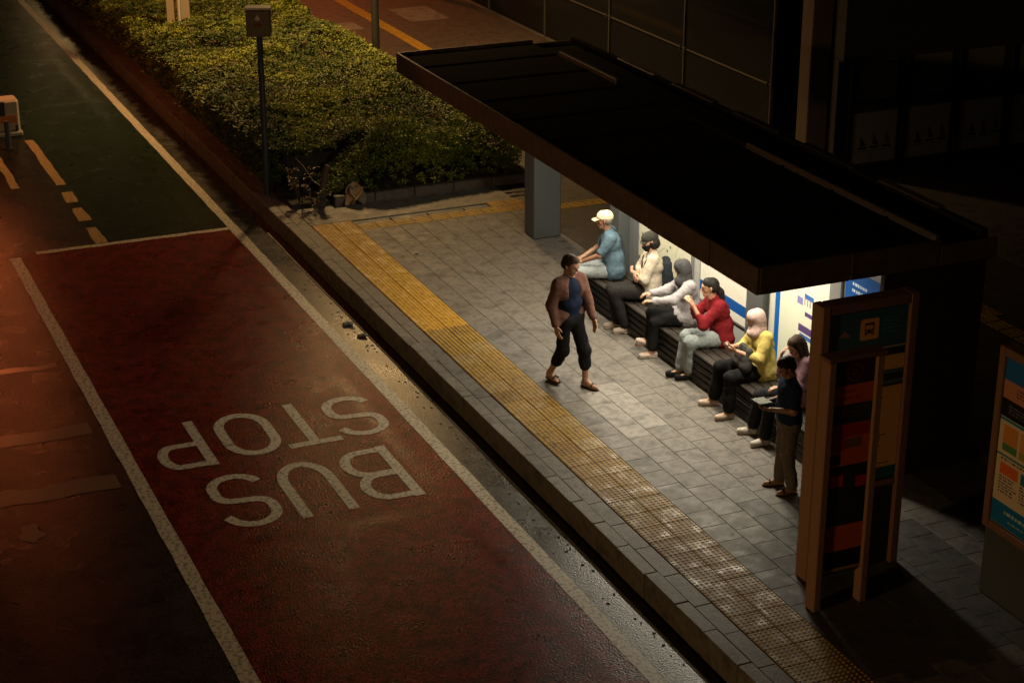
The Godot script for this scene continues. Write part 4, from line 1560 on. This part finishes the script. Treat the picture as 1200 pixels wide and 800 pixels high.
	sdf(a, bones, 0.0145, 0.035, 0.010, 6.0, fold)
	part("trousers", a.mesh(), cloth(o.trousers), p)
	# --- shoes
	for s in ["r", "l"]:
		a = Acc.new()
		var an: Vector3 = J["a" + s]
		var to: Vector3 = J["t" + s]
		var fd := (to - an)
		var down := V(0, -0.045, 0)
		if o.has("tilt_" + s):
			down = o["tilt_" + s]
		var fl := (fd - down * fd.dot(down.normalized()) / down.length()).normalized()
		var heel := an + down - fl * 0.035
		var toe := heel + fl * 0.225
		var sd2 := fl.cross(down.normalized()).normalized()
		if o.get("sandal", false):
			add_tube(a, [heel + down * 0.75 - fl * 0.03, heel + down * 0.75 + fl * 0.0, toe + down * 0.75 - fl * 0.04, toe + down * 0.75], [0.020, 0.040, 0.046, 0.022], 10)
			for q in a.v.size():
				var off := (a.v[q] - (heel + down * 0.75)).dot(down.normalized())
				a.v[q] -= down.normalized() * off * 0.72
			add_tube(a, [heel + fl * 0.15 + sd2 * 0.042 - down * 0.1, heel + fl * 0.14 - down * 0.75, heel + fl * 0.15 - sd2 * 0.042 - down * 0.1], [0.010, 0.011, 0.010], 6)
			part("sandal", a.mesh(), cloth(o.shoe), p)
			continue
		bones = [[heel, heel + fl * 0.10, 0.037, 0.040], [heel + fl * 0.10 + sd2 * 0.012, toe - fl * 0.03 + sd2 * 0.008, 0.038, 0.030], [heel + fl * 0.10 - sd2 * 0.012, toe - fl * 0.03 - sd2 * 0.008, 0.038, 0.028], [an + down * 0.35, heel, 0.042 if not o.get("flat", false) else 0.03, 0.037]]
		bones.append([heel - down * -0.62, down.normalized(), 0.0, 0.0, "plane"])
		if o.get("flat", false):
			bones.append([heel + fl * 0.075 - down * 0.8, heel + fl * 0.135 - down * 0.8, 0.034, 0.030, "cut"])
		sdf(a, bones, 0.009, 0.018)
		var sh := part("shoe", a.mesh(), cloth(o.shoe), p)
		var so := Acc.new()
		sdf(so, [[heel + down * 0.55, toe + down * 0.55 - fl * 0.035, 0.041, 0.035], [heel + down * 0.50, -down.normalized(), 0.0, 0.0, "plane"], [heel + down * 0.88, down.normalized(), 0.0, 0.0, "plane"]], 0.009, 0.01)
		part("sole", so.mesh(), cloth(o.get("sole", o.shoe)), sh)
	# --- hair and headwear
	var H: Vector3 = J.head
	a = Acc.new()
	match o.hair:
		"short":
			bones = [[V(-0.036, 0.040, 0), V(0.014, 0.052, 0), 0.083, 0.076], [V(-0.045, 0.0, -0.03), V(-0.045, 0.0, 0.03), 0.062, 0.062], [V(-0.005, 0.04, -0.04), V(-0.005, 0.04, 0.04), 0.05, 0.05], [V(0.115, -0.02, 0), V(0.090, -0.12, 0), 0.085, 0.09, "cut"]]
			sdf(a, shifted(bones, H, hb), 0.010, 0.015, 0.006, 22.0, fold)
			part("hair", a.mesh(), o.hair_mat, p)
		"pony":
			bones = [[V(-0.036, 0.040, 0), V(0.014, 0.050, 0), 0.085, 0.079], [V(-0.045, 0.0, -0.03), V(-0.045, 0.0, 0.03), 0.062, 0.062], [V(-0.10, -0.02, 0), V(-0.135, -0.07, 0), 0.036, 0.042], [V(-0.135, -0.07, 0), V(-0.15, -0.20, -0.01), 0.045, 0.040], [V(-0.15, -0.20, -0.01), V(-0.16, -0.30, -0.02), 0.040, 0.014], [V(0.112, -0.02, 0), V(0.090, -0.12, 0), 0.082, 0.09, "cut"]]
			sdf(a, shifted(bones, H, hb), 0.010, 0.02, 0.006, 18.0, fold)
			part("hair", a.mesh(), o.hair_mat, p)
		"bob":
			bones = [[V(-0.036, 0.040, 0), V(0.016, 0.050, 0), 0.088, 0.080], [V(-0.05, 0.0, -0.04), V(-0.055, -0.14, -0.05), 0.068, 0.058], [V(-0.05, 0.0, 0.04), V(-0.055, -0.14, 0.05), 0.068, 0.058], [V(-0.06, -0.10, 0), V(-0.075, -0.20, 0), 0.075, 0.05], [V(0.03, 0.02, 0.072), V(0.02, -0.12, 0.080), 0.026, 0.022], [V(0.03, 0.02, -0.072), V(0.02, -0.12, -0.080), 0.026, 0.022], [V(0.120, 0.0, 0), V(0.10, -0.14, 0), 0.075, 0.085, "cut"]]
			sdf(a, shifted(bones, H, hb), 0.010, 0.02, 0.008, 16.0, fold)
			part("hair", a.mesh(), o.hair_mat, p)
		"hijab":
			var dn := hb.inverse() * V(0, -1, 0)
			bones = [[V(-0.036, 0.036, 0), V(0.012, 0.044, 0), 0.094, 0.088], [V(-0.04, -0.03, 0), V(-0.03, -0.03, 0) + dn * 0.09, 0.090, 0.088], [V(0.0, -0.10, 0), V(0.03, -0.06, 0) + dn * 0.10, 0.075, 0.085], [V(-0.05, -0.05, 0) + dn * 0.10, V(-0.06, -0.05, 0) + dn * 0.20, 0.085, 0.075], [V(0.02, -0.08, -0.05) + dn * 0.08, V(0.02, -0.08, 0.05) + dn * 0.08, 0.07, 0.07], [V(0.135, 0.0, 0), V(0.125, -0.055, 0), 0.072, 0.066, "cut"]]
			sdf(a, shifted(bones, H, hb), 0.0105, 0.035, 0.006, 5.0, fold)
			part("headscarf", a.mesh(), cloth(o.scarf), p)
		"cap":
			var hv: float = o.get("hairy", 0.0)
			bones = [[V(-0.045, -hv * 1.5, -0.035), V(-0.045, -hv * 1.5, 0.035), 0.058 + hv, 0.058 + hv], [V(-0.036, 0.034, 0), V(0.0, 0.034, 0), 0.082, 0.078], [V(0.112, -0.02, 0), V(0.090, -0.12, 0), 0.092, 0.09, "cut"]]
			sdf(a, shifted(bones, H, hb), 0.010, 0.015, 0.004, 22.0, fold)
			part("hair", a.mesh(), o.hair_mat, p)
			a = Acc.new()
			bones = [[V(-0.032, 0.044, 0), V(0.018, 0.048, 0), 0.092, 0.086], [V(0, 0.028, 0), V(0.12, -1.0, 0), 0.0, 0.0, "plane"]]
			sdf(a, shifted(bones, H, hb), 0.009, 0.02)
			var crown := part("cap", a.mesh(), cloth(o.cap), p)
			a = Acc.new()
			bones = []
			var f: float = o.get("brim", 1.0)
			for q in 9:
				var z := (q - 4) / 4.0
				bones.append([V(0.05 * f, 0.038, z * 0.066), V((0.165 - 0.035 * z * z) * f, 0.026 - 0.012 * z * z, z * 0.062), 0.009, 0.007])
			sdf(a, shifted(bones, H, hb), 0.006, 0.012)
			part("brim", a.mesh(), cloth(o.cap), crown)
	if o.has("mask"):
		a = Acc.new()
		sdf(a, shifted([[V(0.055, -0.035, -0.030), V(0.055, -0.035, 0.030), 0.046, 0.046], [V(0.060, -0.075, -0.015), V(0.060, -0.075, 0.015), 0.042, 0.042], [V(0.085, -0.03, 0), V(0.092, -0.05, 0), 0.028, 0.026], [V(0, -0.005, 0), V(0.25, 1, 0), 0.0, 0.0, "plane"]], H, hb), 0.009, 0.02)
		part("face_mask", a.mesh(), cloth(o.mask), p)
	return p


func cloth(c: Color) -> StandardMaterial3D:
	var key := "cloth %s" % c
	if not M.has(key):
		var m := mat(c, 0.85)
		tri(m, 3.0, false)
		m.albedo_texture = M.weave
		m.normal_enabled = true
		m.normal_texture = M.crease
		m.normal_scale = 0.4
		m.metallic_specular = 0.2
		M[key] = m
	return M[key]


func phone(label: String, at: Vector3, rot: Vector3, size := Vector3(0.075, 0.009, 0.155)) -> void:
	var t := thing("phone", label, "phone", at)
	t.rotation = rot
	part("case", box(size, 0.003), M.black, t)
	var sc := part("screen", box(Vector3(size.x * 0.92, 0.001, size.z * 0.92), 0.0), mat(lin(0.02, 0.022, 0.026), 0.1), t, Vector3(0, size.y * 0.5 + 0.0007, 0))
	sc.position.y += 0.0


func build_people() -> void:
	fold = noise(FastNoiseLite.TYPE_SIMPLEX_SMOOTH, 1.6, 3, 91)
	M.weave = ntex(noise(FastNoiseLite.TYPE_SIMPLEX_SMOOTH, 0.03, 4, 92), 256, ramp([[0.0, grey(0.80)], [1.0, grey(1.0)]]))
	M.crease = ntex(noise(FastNoiseLite.TYPE_SIMPLEX_SMOOTH, 0.02, 4, 93), 256, null, true, 10.0)
	var hair := mat(lin(0.012, 0.010, 0.009), 0.6)
	var hair_b := mat(lin(0.030, 0.018, 0.012), 0.6)
	var black := lin(0.014, 0.014, 0.015)
	hair.metallic_specular = 0.25
	hair_b.metallic_specular = 0.25
	# 1 man in a cream cap
	var J := seated()
	J.merge({"chest": V(0.05, 0.90, 0), "neck": V(0.09, 1.07, 0), "head": V(0.14, 1.205, 0), "hp": 0.12, "ht": -0.1, "sr": V(0.06, 1.0, 0.175), "sl": V(0.06, 1.0, -0.175), "er": V(0.20, 0.78, 0.20), "el": V(0.20, 0.78, -0.20), "wr": V(0.42, 0.66, 0.10), "wl": V(0.42, 0.66, -0.09), "dl": V(1, -0.3, 0.25), "dr": V(1, -0.3, -0.25)}, true)
	var p := person("man in cream baseball cap and blue short sleeved shirt sitting farthest from camera", Vector3(2.03, K, -1.72), Vector2(-0.90, -0.43), J, {"skin": lin(0.26, 0.135, 0.08), "shirt": lin(0.095, 0.155, 0.205), "sleeve": 0.40, "fat": 1.16, "trousers": lin(0.30, 0.34, 0.36), "shoe": black, "hair": "cap", "hair_mat": mat(lin(0.10, 0.09, 0.08), 0.6), "size": 1.06, "cap": lin(0.62, 0.52, 0.36)})
	part("bag_strap", tube([V(0.14, 0.98, 0.09), V(0.02, 1.05, 0.10), V(-0.09, 0.95, 0.06), V(-0.125, 0.78, -0.06), V(-0.06, 0.62, -0.17), V(0.10, 0.56, -0.19)], [0.016, 0.017, 0.017, 0.017, 0.018, 0.018], 6), cloth(lin(0.03, 0.035, 0.04)), p)
	# 2 person with mask and crossed arms
	J = seated()
	J.merge({"chest": V(-0.01, 0.89, 0), "neck": V(0.0, 1.06, 0), "head": V(0.04, 1.195, 0), "hp": 0.22, "ht": 0.25, "er": V(0.12, 0.76, 0.23), "el": V(0.12, 0.76, -0.23), "wr": V(0.22, 0.735, -0.05), "wl": V(0.25, 0.77, 0.06), "dr": V(0.1, 0.05, -1), "dl": V(0.1, -0.05, 1), "pnr": V(-1, 0, 0), "pnl": V(-1, 0, 0), "kr": V(0.50, 0.53, 0.05), "ar": V(0.42, 0.09, 0.02), "tr": V(0.60, 0.04, 0.03), "kl": V(0.50, 0.55, -0.09), "al": V(0.32, 0.09, -0.14), "tl": V(0.50, 0.035, -0.17)}, true)
	p = person("person in dark cap and black face mask with crossed arms and cream shirt", Vector3(2.10, K, -0.72), Vector2(-0.93, -0.36), J, {"skin": lin(0.36, 0.20, 0.13), "shirt": lin(0.52, 0.46, 0.37), "sleeve": 0.62, "fat": 1.16, "trousers": lin(0.022, 0.021, 0.020), "wide": 1.1, "shoe": lin(0.45, 0.36, 0.30), "sole": lin(0.5, 0.46, 0.4), "hair": "cap", "brim": 0.72, "hair_mat": hair, "cap": lin(0.035, 0.035, 0.030), "size": 1.06, "hairy": 0.02, "mask": black})
	for s in [-1, 1]:
		part("bag_strap", tube([V(0.115, 0.80, 0.12 * s), V(0.10, 0.95, 0.115 * s), V(0.03, 1.045, 0.105 * s), V(-0.07, 1.02, 0.10 * s), V(-0.13, 0.88, 0.10 * s)], [0.015, 0.016, 0.017, 0.017, 0.016], 6), cloth(lin(0.025, 0.03, 0.035)), p)
	part("lanyard", tube([V(0.045, 1.03, 0.06), V(0.125, 0.90, 0.02), V(0.13, 0.84, 0.0), V(0.125, 0.90, -0.02), V(0.045, 1.03, -0.06)], [0.005, 0.005, 0.005, 0.005, 0.005], 5), cloth(lin(0.10, 0.03, 0.03)), p)
	var bp := thing("backpack", "dark grey backpack worn by the person with crossed arms", "backpack", Vector3(2.10, K, -0.72), atan2(0.36, -0.93))
	var ba := Acc.new()
	sdf(ba, [[V(-0.19, 0.68, -0.09), V(-0.19, 0.96, -0.07), 0.085, 0.07], [V(-0.19, 0.68, 0.09), V(-0.19, 0.96, 0.07), 0.085, 0.07], [V(-0.24, 0.66, 0), V(-0.23, 0.80, 0), 0.06, 0.06]], 0.014, 0.03, 0.006, 6.0, fold)
	part("bag_body", ba.mesh(), cloth(lin(0.03, 0.036, 0.045)), bp)
	# 3 woman in grey headscarf, legs crossed
	J = seated()
	J.merge({"chest": V(0.04, 0.91, 0), "neck": V(0.07, 1.08, 0), "head": V(0.12, 1.20, 0.0), "hp": 0.35, "ht": -0.75, "sr": V(0.05, 1.01, 0.16), "sl": V(0.04, 1.01, -0.165), "er": V(0.25, 0.84, 0.20), "el": V(0.26, 0.84, -0.20), "wr": V(0.48, 0.82, 0.16), "wl": V(0.50, 0.80, -0.10), "dr": V(1, -0.1, 0), "dl": V(1, 0, 0.3), "kr": V(0.50, 0.60, 0.02), "ar": V(0.52, 0.22, 0.02), "tr": V(0.72, 0.16, 0.0), "kl": V(0.48, 0.50, -0.08), "al": V(0.50, 0.09, -0.08), "tl": V(0.68, 0.035, -0.10)}, true)
	p = person("woman in dark grey headscarf and pale lavender tunic sitting with legs crossed", Vector3(2.14, K, 0.28), Vector2(-0.96, -0.28), J, {"skin": lin(0.34, 0.19, 0.12), "shirt": lin(0.36, 0.345, 0.37), "top": "tunic", "skirt": 0.28, "fold": 0.018, "fat": 1.14, "trousers": black, "wide": 0.98, "cuff": 0.84, "shoe": lin(0.62, 0.50, 0.43), "sole": lin(0.55, 0.50, 0.45), "flat": true, "tilt_r": V(0.02, -0.045, 0.01), "hair": "hijab", "scarf": lin(0.055, 0.056, 0.060)})
	# 4 woman in red with a phone
	J = seated()
	J.merge({"chest": V(0.06, 0.89, 0), "neck": V(0.12, 1.055, 0), "head": V(0.18, 1.185, 0), "hp": 0.05, "ht": -0.15, "sr": V(0.09, 0.99, 0.155), "sl": V(0.09, 0.99, -0.155), "er": V(0.28, 0.78, 0.19), "el": V(0.30, 0.76, -0.17), "wr": V(0.38, 0.97, 0.08), "wl": V(0.40, 0.98, -0.06), "dr": V(0.35, 0.85, -0.15), "dl": V(0.5, 0.8, 0.1), "pnr": V(0.7, -0.3, -0.5), "pnl": V(0.6, -0.2, 0.6), "curl": 0.55, "kr": V(0.42, 0.52, 0.10), "ar": V(0.50, 0.10, 0.06), "tr": V(0.66, 0.035, 0.07), "kl": V(0.44, 0.53, -0.12), "al": V(0.42, 0.10, -0.06), "tl": V(0.58, 0.035, -0.06)}, true)
	p = person("woman with black ponytail in red blouse and light blue jeans holding a phone", Vector3(2.16, K, 1.10), Vector2(-0.98, -0.20), J, {"skin": lin(0.38, 0.21, 0.135), "shirt": lin(0.20, 0.015, 0.020), "top": "blouse", "sleeve": 0.72, "fold": 0.020, "fat": 1.08, "trousers": lin(0.27, 0.31, 0.32), "wide": 1.12, "cuff": 0.88, "shoe": black, "flat": true, "size": 1.03, "hair": "pony", "hair_mat": hair})
	phone("red cased phone held up by the woman in the red blouse", Vector3(1.70, K + 1.08, 1.00), Vector3(0.2, 0.35, -0.25), Vector3(0.155, 0.010, 0.075))
	# 5 woman in yellow
	J = seated()
	J.merge({"chest": V(0.02, 0.89, 0), "neck": V(0.06, 1.055, 0), "head": V(0.115, 1.185, 0), "hp": 0.28, "ht": -0.30, "er": V(0.14, 0.76, 0.22), "el": V(0.15, 0.75, -0.24), "wr": V(0.40, 0.84, 0.05), "wl": V(0.40, 0.84, -0.10), "dr": V(0.8, 0.25, -0.3), "dl": V(0.8, 0.25, 0.3), "pnr": V(-0.2, 0.6, -0.7), "pnl": V(-0.2, 0.6, 0.7), "curl": 0.6, "kr": V(0.46, 0.52, 0.20), "ar": V(0.52, 0.09, 0.24), "tr": V(0.70, 0.035, 0.27), "kl": V(0.48, 0.52, -0.16), "al": V(0.50, 0.09, -0.20), "tl": V(0.68, 0.035, -0.22)}, true)
	p = person("woman in pale pink headscarf and yellow blouse with a grey bag on her lap", Vector3(2.10, K, 2.20), Vector2(-0.99, -0.12), J, {"skin": lin(0.38, 0.215, 0.14), "shirt": lin(0.56, 0.46, 0.14), "top": "blouse", "sleeve": 0.70, "fold": 0.020, "fat": 1.24, "skirt": 0.2, "trousers": black, "wide": 1.12, "cuff": 0.88, "shoe": lin(0.60, 0.47, 0.37), "flat": true, "hair": "hijab", "scarf": lin(0.50, 0.37, 0.34)})
	var hbag := thing("handbag", "dark grey soft handbag on the lap of the woman in yellow", "handbag", Vector3(2.10, K, 2.20), atan2(0.12, -0.99))
	ba = Acc.new()
	sdf(ba, [[V(0.30, 0.64, -0.20), V(0.25, 0.84, -0.17), 0.06, 0.04], [V(0.30, 0.64, 0.05), V(0.25, 0.84, 0.03), 0.06, 0.04], [V(0.30, 0.66, -0.19), V(0.30, 0.66, 0.05), 0.07, 0.07], [V(0.25, 0.83, -0.17), V(0.25, 0.83, 0.03), 0.042, 0.042], [V(0.29, 0.74, -0.16), V(0.29, 0.74, 0.02), 0.06, 0.06]], 0.011, 0.03, 0.006, 7.0, fold)
	part("bag_body", ba.mesh(), cloth(lin(0.055, 0.052, 0.050)), hbag)
	part("handle", tube([V(0.26, 0.84, -0.13), V(0.31, 0.90, -0.12), V(0.31, 0.90, -0.03), V(0.26, 0.84, 0.0)], [0.008, 0.008, 0.008, 0.008], 6), cloth(lin(0.05, 0.047, 0.045)), hbag)
	phone("small phone in the hands of the woman in yellow", Vector3(1.615, K + 0.905, 2.18), Vector3(0.3, 0.2, -0.5), Vector3(0.14, 0.009, 0.07))
	# 6 woman in mauve
	J = seated()
	J.merge({"chest": V(0.02, 0.88, 0), "neck": V(0.05, 1.045, 0), "head": V(0.10, 1.165, 0.0), "hp": 0.35, "ht": 0.35, "er": V(0.18, 0.76, 0.18), "wr": V(0.24, 0.99, 0.10), "dr": V(-0.1, 1, -0.15), "pnr": V(-0.8, 0, -0.6), "el": V(0.12, 0.74, -0.22), "wl": V(0.30, 0.70, -0.08), "curl": 0.4, "kr": V(0.46, 0.52, 0.14), "ar": V(0.50, 0.09, 0.22), "tr": V(0.68, 0.04, 0.26), "kl": V(0.46, 0.52, -0.12), "al": V(0.50, 0.09, -0.12), "tl": V(0.68, 0.04, -0.14)}, true)
	p = person("woman with brown shoulder length hair in mauve shirt seated behind the standing man", Vector3(2.10, K, 3.10), Vector2(-0.99, -0.1), J, {"skin": lin(0.38, 0.22, 0.15), "shirt": lin(0.26, 0.15, 0.19), "sleeve": 0.9, "fat": 1.12, "trousers": lin(0.022, 0.024, 0.028), "wide": 1.06, "shoe": lin(0.66, 0.62, 0.55), "sole": lin(0.7, 0.67, 0.6), "hair": "bob", "hair_mat": hair_b})
	# 7 standing man
	J = standing()
	J.merge({"head": V(0.06, 1.50, 0), "neck": V(0.015, 1.37, 0), "hp": 0.45, "ht": 0.1, "er": V(0.02, 1.05, 0.20), "el": V(0.02, 1.05, -0.21), "wr": V(0.25, 1.06, 0.09), "wl": V(0.24, 1.05, -0.10), "dr": V(1, 0.05, -0.25), "dl": V(1, 0.05, 0.25), "pnr": V(0, 1, -0.2), "pnl": V(0, 1, 0.2), "curl": 0.5, "ar": V(0.03, 0.085, 0.12), "tr": V(0.20, 0.03, 0.14), "al": V(-0.05, 0.085, -0.11), "tl": V(0.12, 0.03, -0.13)}, true)
	p = person("man with short black hair standing in dark navy shirt looking at a tablet", Vector3(1.18, K, 4.30), Vector2(-0.97, -0.25), J, {"skin": lin(0.26, 0.13, 0.078), "shirt": lin(0.014, 0.030, 0.070), "sleeve": 0.36, "hem": 0.04, "fold": 0.009, "trousers": lin(0.17, 0.14, 0.115), "wide": 1.02, "shoe": lin(0.03, 0.022, 0.018), "sandal": true, "hair": "short", "hair_mat": hair, "group": "people standing or walking on the platform"})
	phone("flat dark tablet held by the standing man", Vector3(0.865, K + 1.115, 4.22), Vector3(0.12, 0.25, -0.15), Vector3(0.21, 0.010, 0.15))
	# 8 walker
	J = standing()
	J.merge({"pel": V(0, 0.85, 0), "waist": V(0.01, 1.02, 0), "chest": V(0.0, 1.19, 0), "neck": V(-0.01, 1.35, 0), "head": V(0.02, 1.48, 0), "hp": 0.25, "ht": 0.2, "sr": V(-0.01, 1.28, 0.17), "sl": V(0.0, 1.28, -0.17), "er": V(-0.06, 1.02, 0.225), "wr": V(0.04, 0.80, 0.24), "el": V(0.08, 1.02, -0.215), "wl": V(0.20, 0.83, -0.20), "dr": V(0.3, -1, 0), "dl": V(0.5, -0.9, 0.1), "hr": V(0, 0.83, 0.085), "hl": V(0, 0.83, -0.085), "kr": V(0.00, 0.45, 0.09), "ar": V(-0.22, 0.11, 0.09), "tr": V(-0.06, 0.03, 0.11), "kl": V(0.17, 0.45, -0.09), "al": V(0.20, 0.085, -0.09), "tl": V(0.37, 0.035, -0.11)}, true)
	p = person("person walking across the platform in brown open jacket and navy shirt with sandals", Vector3(0.24, K, 0.58), Vector2(0.30, 0.95), J, {"skin": lin(0.30, 0.16, 0.10), "shirt": lin(0.012, 0.020, 0.045), "jacket": lin(0.15, 0.075, 0.06), "sleeve": 0.4, "fat": 0.84, "fold": 0.008, "size": 1.09, "trousers": lin(0.012, 0.012, 0.014), "wide": 1.02, "cuff": 0.48, "shoe": lin(0.04, 0.025, 0.018), "sandal": true, "hair": "short", "hair_mat": hair_b, "group": "people standing or walking on the platform"})
